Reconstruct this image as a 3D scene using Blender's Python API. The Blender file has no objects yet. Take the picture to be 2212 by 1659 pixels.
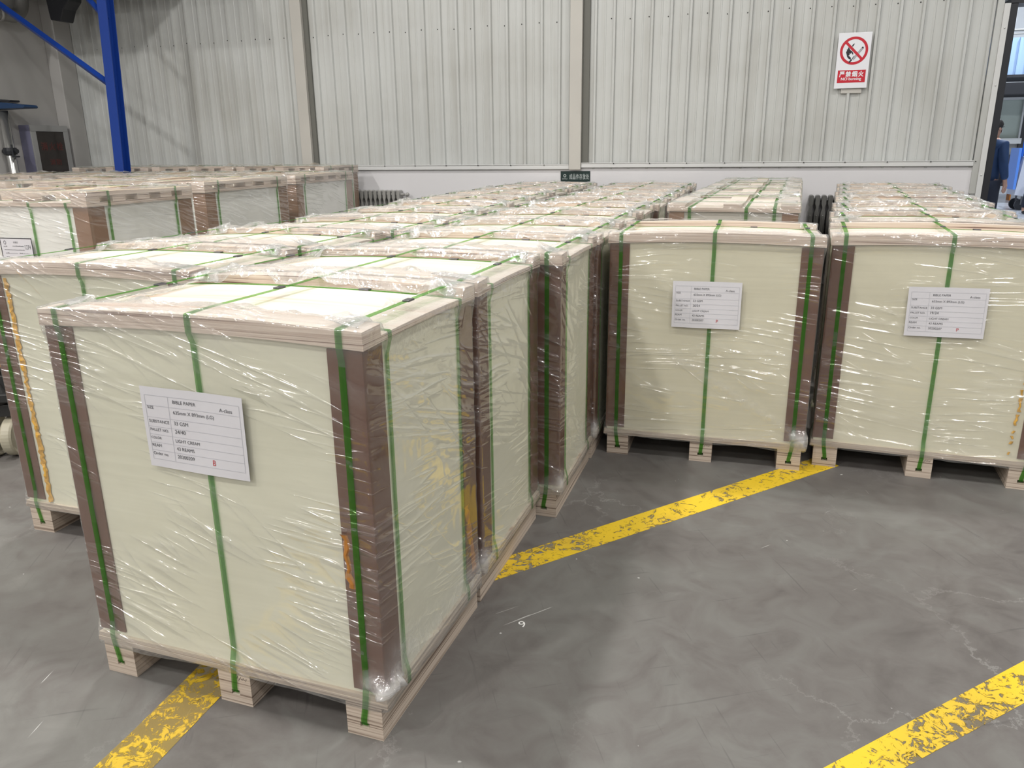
import bpy, math, random
import numpy as np
from mathutils import Vector, Matrix, noise as mnoise

C = bpy.context.scene.collection
SC = bpy.context.scene

# ------------------------------------------------------------------ camera
PITCH, ROLL, CAMH, YAW = 0.2934, -0.0113, 1.4188, 0.294
cam_d = bpy.data.cameras.new('camera'); cam = bpy.data.objects.new('camera', cam_d); C.objects.link(cam)
cam_d.sensor_width = 36.0; cam_d.lens = 36.0 * 1676.8 / 2212.0
cam_d.clip_start = 0.05; cam_d.clip_end = 100
cp, sp, cr, sr = math.cos(PITCH), math.sin(PITCH), math.cos(ROLL), math.sin(ROLL)
R0 = Vector((1, 0, 0)); U0 = Vector((0, sp, cp)); F0 = Vector((0, cp, -sp))
RX = R0 * cr + U0 * sr; UX = U0 * cr - R0 * sr
M3 = Matrix((RX, UX, -F0)).transposed()
cam.matrix_world = Matrix.Translation((0, 0, CAMH)) @ (Matrix.Rotation(YAW, 3, 'Z') @ M3).to_4x4()
SC.camera = cam

# ------------------------------------------------------------------ world, exposure
w = bpy.data.worlds.new('world'); SC.world = w; w.use_nodes = True
bg = w.node_tree.nodes['Background']; bg.inputs[0].default_value = (0.93, 0.97, 1.0, 1); bg.inputs[1].default_value = 0.23
SC.view_settings.view_transform = 'Standard'; SC.view_settings.look = 'None'
SC.view_settings.gamma = 1.0; SC.view_settings.exposure = 0.0; SC.view_settings.use_curve_mapping = False
SC.cycles.transparent_max_bounces = 28
SC.cycles.max_bounces = 5
SC.cycles.sample_clamp_indirect = 6.0
SC.cycles.diffuse_bounces = 3; SC.cycles.glossy_bounces = 2

LAMP_W = 120.0
LAMPS = [(x, y) for y in (-11.5, -6.8, -2.4, 1.6, 5.2) for x in (-7.4, -2.9, 1.6, 6.1) if not (x < -7 and y > 3)]
ROOM2_W = 420.0
ROOM2_LAMPS = [(4.0, 12.5), (5.0, 17.0), (7.0, 21.5)]
CEIL = 7.2

# ------------------------------------------------------------------ materials
def new_mat(name):
    m = bpy.data.materials.new(name); m.use_nodes = True
    nt = m.node_tree; nt.nodes.clear()
    return m, nt, nt.nodes, nt.links

def N(nt, t, **kw):
    n = nt.nodes.new(t)
    for k, v in kw.items():
        if k.startswith('i_'):
            key = k[2:].replace('_', ' ')
            n.inputs[key].default_value = v
        else: setattr(n, k, v)
    return n

def principled(name, col, rough=0.5, metal=0.0, spec=0.5, noise_amt=0.0, nscale=8.0, bump=0.0, bscale=200.0, emis=None, estr=0):
    m, nt, ns, L = new_mat(name)
    b = N(nt, 'ShaderNodeBsdfPrincipled'); o = N(nt, 'ShaderNodeOutputMaterial')
    b.inputs['Base Color'].default_value = (*col, 1); b.inputs['Roughness'].default_value = rough
    b.inputs['Metallic'].default_value = metal; b.inputs['Specular IOR Level'].default_value = spec
    L.new(b.outputs[0], o.inputs[0])
    if noise_amt > 0:
        tc = N(nt, 'ShaderNodeTexCoord'); nz = N(nt, 'ShaderNodeTexNoise')
        nz.inputs['Scale'].default_value = nscale; nz.inputs['Detail'].default_value = 6
        L.new(tc.outputs['Object'], nz.inputs['Vector'])
        mx = N(nt, 'ShaderNodeMix', data_type='RGBA', blend_type='MIX')
        mx.inputs[6].default_value = (*[c * (1 - noise_amt) for c in col], 1)
        mx.inputs[7].default_value = (*[min(1, c * (1 + noise_amt)) for c in col], 1)
        L.new(nz.outputs['Fac'], mx.inputs[0]); L.new(mx.outputs[2], b.inputs['Base Color'])
    if bump > 0:
        tc = N(nt, 'ShaderNodeTexCoord'); nz = N(nt, 'ShaderNodeTexNoise')
        nz.inputs['Scale'].default_value = bscale
        L.new(tc.outputs['Object'], nz.inputs['Vector'])
        bp = N(nt, 'ShaderNodeBump'); bp.inputs['Strength'].default_value = bump; bp.inputs['Distance'].default_value = 0.002
        L.new(nz.outputs['Fac'], bp.inputs['Height']); L.new(bp.outputs[0], b.inputs['Normal'])
    if emis:
        b.inputs['Emission Color'].default_value = (*emis, 1); b.inputs['Emission Strength'].default_value = estr
    return m

def ramp(nt, fac, stops):
    r = N(nt, 'ShaderNodeValToRGB')
    e = r.color_ramp.elements
    while len(e) < len(stops): e.new(0.5)
    for k, (p, c) in enumerate(stops):
        e[k].position = p; e[k].color = (*c, 1) if len(c) == 3 else c
    nt.links.new(fac, r.inputs[0]); return r

def mapped_noise(nt, coord, scale, rot=(0, 0, 0), nscale=1.0, detail=4, loc=(0, 0, 0), rough=0.5, dist=0.0):
    mp = N(nt, 'ShaderNodeMapping'); mp.vector_type = 'POINT'
    mp.inputs['Scale'].default_value = scale; mp.inputs['Rotation'].default_value = rot; mp.inputs['Location'].default_value = loc
    nt.links.new(coord, mp.inputs['Vector'])
    nz = N(nt, 'ShaderNodeTexNoise'); nz.inputs['Scale'].default_value = nscale; nz.inputs['Detail'].default_value = detail
    nz.inputs['Roughness'].default_value = rough; nz.inputs['Distortion'].default_value = dist
    nt.links.new(mp.outputs[0], nz.inputs['Vector']); return nz

def mth(nt, op, a, b=None, c=None):
    m = N(nt, 'ShaderNodeMath', operation=op)
    for i, v in enumerate((a, b, c)):
        if v is None: continue
        if isinstance(v, (int, float)): m.inputs[i].default_value = v
        else: nt.links.new(v, m.inputs[i])
    return m.outputs[0]

def obj_offset(nt):
    """object coordinates shifted by a random amount per object, so that copies differ"""
    tc = N(nt, 'ShaderNodeTexCoord'); oi = N(nt, 'ShaderNodeObjectInfo')
    vm = N(nt, 'ShaderNodeVectorMath', operation='MULTIPLY_ADD')
    cb = N(nt, 'ShaderNodeCombineXYZ')
    for k in range(3): nt.links.new(oi.outputs['Random'], cb.inputs[k])
    nt.links.new(cb.outputs[0], vm.inputs[0]); vm.inputs[1].default_value = (7.1, 13.7, 3.3)
    nt.links.new(tc.outputs['Object'], vm.inputs[2])
    return vm.outputs[0]

def mat_wood(name, c_lo, c_hi, c_streak, edge=False, yellow=0.0):
    m, nt, ns, L = new_mat(name)
    b = N(nt, 'ShaderNodeBsdfPrincipled'); o = N(nt, 'ShaderNodeOutputMaterial'); L.new(b.outputs[0], o.inputs[0])
    v = obj_offset(nt)
    n1 = mapped_noise(nt, v, (0.7, 9, 9), nscale=2.2, detail=6, dist=0.6)
    r1 = ramp(nt, n1.outputs[0], [(0.3, c_lo), (0.62, c_hi)])
    n2 = mapped_noise(nt, v, (0.35, 7, 7), nscale=1.7, detail=3, loc=(4, 1, 2), dist=0.4)
    r2 = ramp(nt, n2.outputs[0], [(0.6, (0, 0, 0)), (0.72, (1, 1, 1))])
    mx = N(nt, 'ShaderNodeMix', data_type='RGBA'); L.new(r2.outputs[0], mx.inputs[0]); L.new(r1.outputs[0], mx.inputs[6]); mx.inputs[7].default_value = (*c_streak, 1)
    kv = N(nt, 'ShaderNodeMapping'); kv.inputs['Scale'].default_value = (1.0, 2.6, 0.0); L.new(v, kv.inputs['Vector'])
    vo = N(nt, 'ShaderNodeTexVoronoi'); vo.inputs['Scale'].default_value = 2.6; L.new(kv.outputs[0], vo.inputs['Vector'])
    kn = ramp(nt, vo.outputs['Distance'], [(0.0, (0.5, 0.5, 0.5)), (0.016, (0.25, 0.25, 0.25)), (0.030, (0.95, 0.95, 0.95)), (0.045, (0.25, 0.25, 0.25)), (0.10, (0, 0, 0))])
    mk_ = N(nt, 'ShaderNodeMix', data_type='RGBA'); L.new(mth(nt, 'MULTIPLY', kn.outputs[0], 0.75), mk_.inputs[0]); L.new(mx.outputs[2], mk_.inputs[6]); mk_.inputs[7].default_value = (0.38, 0.20, 0.10, 1); mx = mk_
    # plywood plies on the edges: thin horizontal layers
    tc = N(nt, 'ShaderNodeTexCoord')
    geo = N(nt, 'ShaderNodeNewGeometry'); sx = N(nt, 'ShaderNodeSeparateXYZ'); L.new(geo.outputs['Normal'], sx.inputs[0])
    side = mth(nt, 'LESS_THAN', mth(nt, 'ABSOLUTE', sx.outputs[2]), 0.5)
    n3 = mapped_noise(nt, v, (1.2, 1.2, 170 if edge else 230), nscale=1.0, detail=2, dist=0.3)
    r3 = ramp(nt, n3.outputs[0], [(0.33, (0.17, 0.10, 0.075)), (0.41, (0.54, 0.42, 0.345)), (0.6, (0.74, 0.63, 0.535)), (0.75, (0.53, 0.41, 0.345))])
    if edge: r3 = ramp(nt, n3.outputs[0], [(0.32, (0.17, 0.12, 0.09)), (0.42, (0.44, 0.355, 0.285)), (0.6, (0.57, 0.48, 0.395)), (0.78, (0.40, 0.32, 0.26))])
    m2 = N(nt, 'ShaderNodeMix', data_type='RGBA'); L.new(side, m2.inputs[0]); L.new(mx.outputs[2], m2.inputs[6]); L.new(r3.outputs[0], m2.inputs[7])
    L.new(m2.outputs[2], b.inputs['Base Color']); b.inputs['Roughness'].default_value = 0.65
    bp = N(nt, 'ShaderNodeBump'); bp.inputs['Strength'].default_value = 0.4; bp.inputs['Distance'].default_value = 0.001
    L.new(n3.outputs[0], bp.inputs['Height']); L.new(bp.outputs[0], b.inputs['Normal'])
    return m

def mat_paper(name, c1, c2):
    m, nt, ns, L = new_mat(name)
    b = N(nt, 'ShaderNodeBsdfPrincipled'); o = N(nt, 'ShaderNodeOutputMaterial'); L.new(b.outputs[0], o.inputs[0])
    v = obj_offset(nt)
    n1 = mapped_noise(nt, v, (2.0, 2.0, 60), nscale=1.0, detail=5, rough=0.6)
    n2 = mapped_noise(nt, v, (1.5, 1.5, 2.5), nscale=1.5, detail=3, loc=(2, 0, 0))
    s = mth(nt, 'ADD', mth(nt, 'MULTIPLY', n1.outputs[0], 0.45), mth(nt, 'MULTIPLY', n2.outputs[0], 0.55))
    r = ramp(nt, s, [(0.35, c1), (0.65, c2)])
    L.new(r.outputs[0], b.inputs['Base Color']); b.inputs['Roughness'].default_value = 0.8
    b.inputs['Specular IOR Level'].default_value = 0.2
    bp = N(nt, 'ShaderNodeBump'); bp.inputs['Strength'].default_value = 0.25; bp.inputs['Distance'].default_value = 0.002
    L.new(n1.outputs[0], bp.inputs['Height']); L.new(bp.outputs[0], b.inputs['Normal'])
    return m

def mat_film(name, milk_base=0.032, rot=-0.33, streak=1.0):
    m, nt, ns, L = new_mat(name)
    o = N(nt, 'ShaderNodeOutputMaterial')
    uvn = N(nt, 'ShaderNodeUVMap'); uvn.uv_map = 'UVMap'
    oi = N(nt, 'ShaderNodeObjectInfo')
    cb = N(nt, 'ShaderNodeCombineXYZ'); L.new(oi.outputs['Random'], cb.inputs[0]); L.new(oi.outputs['Random'], cb.inputs[1])
    vm = N(nt, 'ShaderNodeVectorMath', operation='MULTIPLY_ADD'); L.new(cb.outputs[0], vm.inputs[0]); vm.inputs[1].default_value = (17.3, 9.1, 0)
    L.new(uvn.outputs[0], vm.inputs[2]); uv = vm.outputs[0]
    def ridged(scale, r, loc, power, detail=1, dist=0.10):
        # POINT mapping scales first, so rotate with one node and stretch with the next
        mp = N(nt, 'ShaderNodeMapping'); mp.inputs['Rotation'].default_value = (0, 0, r); L.new(uv, mp.inputs['Vector'])
        nz = mapped_noise(nt, mp.outputs[0], scale, loc=loc, nscale=1.0, detail=detail, dist=dist)
        a = mth(nt, 'ABSOLUTE', mth(nt, 'MULTIPLY_ADD', nz.outputs[0], 2.0, -1.0))
        return mth(nt, 'POWER', mth(nt, 'SUBTRACT', 1.0, a), power)
    ra = ridged((0.8, 17, 1), -rot, (0, 0, 0), 11)
    rb = ridged((2.4, 27, 1), -rot - 0.20, (3, 7, 1), 11)
    rc = ridged((1.0, 9, 1), -rot + 0.45, (9, 2, 4), 16)
    mk1 = mapped_noise(nt, uv, (3.0, 4.0, 1), loc=(5, 5, 0), detail=1)
    mk2 = mapped_noise(nt, uv, (2.4, 3.2, 1), loc=(1, 9, 0), detail=1)
    m1 = ramp(nt, mk1.outputs[0], [(0.44, (0, 0, 0)), (0.60, (1, 1, 1))]).outputs[0]
    m2 = ramp(nt, mk2.outputs[0], [(0.49, (0, 0, 0)), (0.64, (1, 1, 1))]).outputs[0]
    h = mth(nt, 'ADD', mth(nt, 'MULTIPLY', ra, m1), mth(nt, 'MULTIPLY', rb, m2))
    h = mth(nt, 'ADD', h, mth(nt, 'MULTIPLY', rc, mth(nt, 'MULTIPLY', m1, 0.4)))
    at = N(nt, 'ShaderNodeAttribute'); at.attribute_name = 'milk'; milk = at.outputs['Fac']
    crump = mapped_noise(nt, uv, (26, 34, 30), loc=(8, 3, 2), detail=2, dist=0.8)
    hh = mth(nt, 'MULTIPLY', h, 1.0 * streak)
    hh = mth(nt, 'ADD', hh, mth(nt, 'MULTIPLY', crump.outputs[0], mth(nt, 'MULTIPLY', milk, 3.0)))
    bp = N(nt, 'ShaderNodeBump'); bp.inputs['Strength'].default_value = 1.0; bp.inputs['Distance'].default_value = 0.0085
    L.new(hh, bp.inputs['Height'])
    fr = N(nt, 'ShaderNodeFresnel'); fr.inputs['IOR'].default_value = 1.5; L.new(bp.outputs[0], fr.inputs['Normal'])
    gl = N(nt, 'ShaderNodeBsdfGlossy'); gl.inputs['Roughness'].default_value = 0.12; gl.inputs['Color'].default_value = (1, 1, 1, 1); L.new(bp.outputs[0], gl.inputs['Normal'])
    tr = N(nt, 'ShaderNodeBsdfTransparent'); tr.inputs['Color'].default_value = (0.975, 0.98, 0.975, 1)
    df = N(nt, 'ShaderNodeBsdfDiffuse'); df.inputs['Color'].default_value = (0.93, 0.93, 0.93, 1)
    tl = N(nt, 'ShaderNodeBsdfTranslucent'); tl.inputs['Color'].default_value = (0.93, 0.93, 0.93, 1)
    dm = N(nt, 'ShaderNodeMixShader'); dm.inputs[0].default_value = 0.45; L.new(df.outputs[0], dm.inputs[1]); L.new(tl.outputs[0], dm.inputs[2])
    mf = mth(nt, 'ADD', milk_base, mth(nt, 'MULTIPLY', h, 0.12))
    mf = mth(nt, 'ADD', mf, mth(nt, 'MULTIPLY', milk, mth(nt, 'MULTIPLY_ADD', crump.outputs[0], 1.1, 0.15)))
    mf = mth(nt, 'MINIMUM', mf, 0.85)
    s1 = N(nt, 'ShaderNodeMixShader'); L.new(mf, s1.inputs[0]); L.new(tr.outputs[0], s1.inputs[1]); L.new(dm.outputs[0], s1.inputs[2])
    gf = mth(nt, 'MINIMUM', mth(nt, 'MULTIPLY', fr.outputs[0], 2.0), 0.26)
    s2 = N(nt, 'ShaderNodeMixShader'); L.new(gf, s2.inputs[0]); L.new(s1.outputs[0], s2.inputs[1]); L.new(gl.outputs[0], s2.inputs[2])
    L.new(s2.outputs[0], o.inputs[0])
    return m

def mat_floor():
    m, nt, ns, L = new_mat('worn_concrete')
    b = N(nt, 'ShaderNodeBsdfPrincipled'); o = N(nt, 'ShaderNodeOutputMaterial'); L.new(b.outputs[0], o.inputs[0])
    tc = N(nt, 'ShaderNodeTexCoord'); v = tc.outputs['Object']
    n1 = mapped_noise(nt, v, (1, 1, 1), nscale=0.9, detail=7, rough=0.62, dist=0.7)
    n2 = mapped_noise(nt, v, (1, 1, 1), nscale=5.5, detail=8, rough=0.65, dist=1.2, loc=(3, 3, 0))
    s = mth(nt, 'ADD', mth(nt, 'MULTIPLY', n1.outputs[0], 0.6), mth(nt, 'MULTIPLY', n2.outputs[0], 0.4))
    r = ramp(nt, s, [(0.36, (0.092, 0.083, 0.079)), (0.47, (0.128, 0.119, 0.112)), (0.56, (0.150, 0.146, 0.136)), (0.68, (0.185, 0.181, 0.168))])
    # pale crack veins
    vo = N(nt, 'ShaderNodeTexVoronoi', feature='DISTANCE_TO_EDGE'); vo.inputs['Scale'].default_value = 1.25
    dn = mapped_noise(nt, v, (1, 1, 1), nscale=3.2, detail=7, rough=0.7)
    av = N(nt, 'ShaderNodeVectorMath', operation='MULTIPLY_ADD'); L.new(dn.outputs['Color'], av.inputs[0]); av.inputs[1].default_value = (0.55, 0.55, 0); L.new(v, av.inputs[2])
    L.new(av.outputs[0], vo.inputs['Vector'])
    vein = ramp(nt, vo.outputs['Distance'], [(0.0, (1, 1, 1)), (0.007, (0, 0, 0))]).outputs[0]
    vm = mapped_noise(nt, v, (1, 1, 1), nscale=1.1, detail=2, loc=(7, 1, 0))
    vmask = ramp(nt, vm.outputs[0], [(0.47, (0, 0, 0)), (0.66, (1, 1, 1))]).outputs[0]
    vf = mth(nt, 'MULTIPLY', mth(nt, 'MULTIPLY', vein, vmask), 0.30)
    mx = N(nt, 'ShaderNodeMix', data_type='RGBA'); L.new(vf, mx.inputs[0]); L.new(r.outputs[0], mx.inputs[6]); mx.inputs[7].default_value = (0.40, 0.40, 0.38, 1)
    # dark thin scuffs
    def scuff(rot, loc, lo, hi):
        mp = N(nt, 'ShaderNodeMapping'); mp.inputs['Rotation'].default_value = (0, 0, rot); L.new(v, mp.inputs['Vector'])
        z = mapped_noise(nt, mp.outputs[0], (3.0, 60, 1), loc=loc, detail=3, dist=0.4)
        return ramp(nt, z.outputs[0], [(lo, (0, 0, 0)), (hi, (1, 1, 1))]).outputs[0]
    d = mth(nt, 'ADD', scuff(1.1, (0, 0, 0), 0.66, 0.72), scuff(-0.5, (4, 4, 0), 0.67, 0.73))
    m2 = N(nt, 'ShaderNodeMix', data_type='RGBA'); L.new(mth(nt, 'MULTIPLY', d, 0.35), m2.inputs[0]); L.new(mx.outputs[2], m2.inputs[6]); m2.inputs[7].default_value = (0.06, 0.055, 0.055, 1)
    # small white scratches and specks
    w1 = mth(nt, 'ADD', scuff(1.35, (9, 2, 0), 0.755, 0.775), scuff(2.3, (1, 8, 0), 0.76, 0.78))
    sp1 = mapped_noise(nt, v, (1, 1, 1), nscale=34, detail=1, loc=(5, 5, 0))
    spk = ramp(nt, sp1.outputs[0], [(0.80, (0, 0, 0)), (0.83, (1, 1, 1))]).outputs[0]
    wsum = mth(nt, 'MINIMUM', mth(nt, 'ADD', w1, spk), 1.0)
    m3 = N(nt, 'ShaderNodeMix', data_type='RGBA'); L.new(mth(nt, 'MULTIPLY', wsum, 0.75), m3.inputs[0]); L.new(m2.outputs[2], m3.inputs[6]); m3.inputs[7].default_value = (0.55, 0.55, 0.53, 1)
    L.new(m3.outputs[2], b.inputs['Base Color'])
    rr = ramp(nt, n2.outputs[0], [(0.3, (0.42, 0.42, 0.42)), (0.7, (0.62, 0.62, 0.62))]); L.new(rr.outputs[0], b.inputs['Roughness'])
    b.inputs['Specular IOR Level'].default_value = 0.35
    bp = N(nt, 'ShaderNodeBump'); bp.inputs['Strength'].default_value = 0.25; bp.inputs['Distance'].default_value = 0.003
    L.new(n2.outputs[0], bp.inputs['Height']); L.new(bp.outputs[0], b.inputs['Normal'])
    return m

def mat_linepaint(name, wear, rest=0.12):
    m, nt, ns, L = new_mat(name)
    b = N(nt, 'ShaderNodeBsdfPrincipled'); o = N(nt, 'ShaderNodeOutputMaterial')
    tc = N(nt, 'ShaderNodeTexCoord'); v = tc.outputs['Object']
    n1 = mapped_noise(nt, v, (1, 1, 1), nscale=26, detail=9, rough=0.75, dist=1.2)
    n2 = mapped_noise(nt, v, (1, 1, 1), nscale=2.2, detail=2, loc=(2, 5, 0))
    r = ramp(nt, n2.outputs[0], [(0.35, (0.55, 0.36, 0.035)), (0.6, (0.72, 0.49, 0.018))]); L.new(r.outputs[0], b.inputs['Base Color'])
    b.inputs['Roughness'].default_value = 0.45
    s = mth(nt, 'ADD', n1.outputs[0], mth(nt, 'MULTIPLY', n2.outputs[0], 0.35))
    fac = ramp(nt, s, [(wear, (rest, rest, rest)), (wear + 0.035, (1, 1, 1))]).outputs[0]
    tr = N(nt, 'ShaderNodeBsdfTransparent')
    mx = N(nt, 'ShaderNodeMixShader'); L.new(fac, mx.inputs[0]); L.new(tr.outputs[0], mx.inputs[1]); L.new(b.outputs[0], mx.inputs[2]); L.new(mx.outputs[0], o.inputs[0])
    return m

def mat_wallpanel():
    m, nt, ns, L = new_mat('dirty_white_sheet_steel')
    b = N(nt, 'ShaderNodeBsdfPrincipled'); o = N(nt, 'ShaderNodeOutputMaterial'); L.new(b.outputs[0], o.inputs[0])
    tc = N(nt, 'ShaderNodeTexCoord'); v = tc.outputs['Object']
    n1 = mapped_noise(nt, v, (9, 9, 0.35), nscale=1.0, detail=5, rough=0.6)
    n2 = mapped_noise(nt, v, (0.5, 0.5, 0.7), nscale=1.3, detail=4, loc=(1, 4, 2))
    s = mth(nt, 'ADD', mth(nt, 'MULTIPLY', n1.outputs[0], 0.5), mth(nt, 'MULTIPLY', n2.outputs[0], 0.5))
    r = ramp(nt, s, [(0.34, (0.40, 0.40, 0.375)), (0.5, (0.49, 0.50, 0.485)), (0.66, (0.54, 0.555, 0.545))])
    L.new(r.outputs[0], b.inputs['Base Color']); b.inputs['Roughness'].default_value = 0.38; b.inputs['Specular IOR Level'].default_value = 0.4
    return m

WOOD_TOP = mat_wood('pale_poplar_plywood', (0.64, 0.545, 0.465), (0.73, 0.65, 0.585), (0.60, 0.43, 0.33))
WOOD_DECK = mat_wood('plywood_edge_stock', (0.50, 0.42, 0.33), (0.64, 0.56, 0.46), (0.45, 0.33, 0.25), edge=True)
WOOD_OLD = mat_wood('tan_softwood_boards', (0.55, 0.43, 0.31), (0.74, 0.63, 0.50), (0.55, 0.36, 0.16))
PAPER = mat_paper('light_cream_paper', (0.71, 0.69, 0.56), (0.79, 0.77, 0.635))
PAPER_Y = mat_paper('cream_paper_yellow_lit', (0.68, 0.64, 0.50), (0.76, 0.72, 0.57))  # yellowish light on the right hand loads, mixed into the cream colour
PAPER_W = mat_paper('greyish_white_paper', (0.80, 0.79, 0.75), (0.90, 0.89, 0.85))
PAPER_B = mat_paper('off_white_paper', (0.60, 0.56, 0.50), (0.70, 0.66, 0.60))
CARD = principled('brown_corner_card', (0.140, 0.062, 0.036), 0.55, noise_amt=0.16, nscale=9, bump=0.25, bscale=90)
CARD_T = principled('tan_corner_card', (0.30, 0.18, 0.115), 0.6, noise_amt=0.16, nscale=9, bump=0.25, bscale=90)
def mat_strap():
    m, nt, ns, L = new_mat('green_translucent_strap'); o = N(nt, 'ShaderNodeOutputMaterial')
    t = N(nt, 'ShaderNodeBsdfTransparent'); t.inputs[0].default_value = (0.72, 0.94, 0.62, 1)
    b = N(nt, 'ShaderNodeBsdfPrincipled'); b.inputs['Base Color'].default_value = (0.050, 0.175, 0.025, 1); b.inputs['Roughness'].default_value = 0.35
    x = N(nt, 'ShaderNodeMixShader'); x.inputs[0].default_value = 0.33; L.new(t.outputs[0], x.inputs[1]); L.new(b.outputs[0], x.inputs[2]); L.new(x.outputs[0], o.inputs[0]); return m
STRAP = mat_strap()
STEEL = principled('dark_strap_seal', (0.16, 0.16, 0.17), 0.35, metal=0.9)
SHEET = principled('white_label_sheet', (0.64, 0.63, 0.66), 0.7, noise_amt=0.03, nscale=12)
INK = principled('black_print', (0.10, 0.10, 0.11), 0.8)
INKG = principled('grey_table_rule', (0.50, 0.50, 0.54), 0.8)
INKR = principled('red_stamp_ink', (0.50, 0.055, 0.06), 0.8)
FILM = mat_film('stretch_film')
FILM_R = mat_film('stretch_film_shallow', milk_base=0.032, rot=-0.15)
TAPE = principled('yellow_glue_paint', (0.68, 0.38, 0.06), 0.55, noise_amt=0.3, nscale=22, bump=0.8, bscale=60)
ORANGE = principled('orange_paint_stain', (0.42, 0.17, 0.03), 0.55, noise_amt=0.25, nscale=12)
FLOORM = mat_floor()
WALLM = mat_wallpanel()
PLASTER = principled('white_plaster', (0.66, 0.65, 0.665), 0.6, noise_amt=0.05, nscale=1.6, bump=0.15, bscale=30)
TRIM_W = principled('white_painted_flashing', (0.62, 0.625, 0.62), 0.35, noise_amt=0.05, nscale=3)
POSTM = principled('beige_painted_pilaster', (0.47, 0.455, 0.42), 0.5, noise_amt=0.10, nscale=2.0)
DARKG = principled('painted_gap_shade', (0.13, 0.13, 0.115), 0.7)  # shade of the recesses beside the pilasters, put into a dark grey
SCREW = principled('dark_screw', (0.04, 0.04, 0.04), 0.5, metal=0.5)
BLUE = principled('blue_gloss_paint', (0.010, 0.045, 0.27), 0.28, noise_amt=0.08, nscale=4)
BLACKP = principled('black_paint', (0.018, 0.019, 0.024), 0.4)
SIGNW = principled('white_sign_board', (0.74, 0.75, 0.79), 0.3)
SIGNR = principled('sign_red', (0.50, 0.012, 0.028), 0.35)
SIGNB = principled('sign_black', (0.012, 0.012, 0.018), 0.4)
SIGNG = principled('dark_green_sign', (0.010, 0.028, 0.026), 0.3)
SIGNL = principled('pale_sign_lettering', (0.42, 0.46, 0.45), 0.5)
RADM = principled('grey_cast_iron', (0.17, 0.17, 0.165), 0.35, metal=0.3)
RADS = principled('silver_cast_iron', (0.36, 0.355, 0.34), 0.35, metal=0.3)

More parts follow.
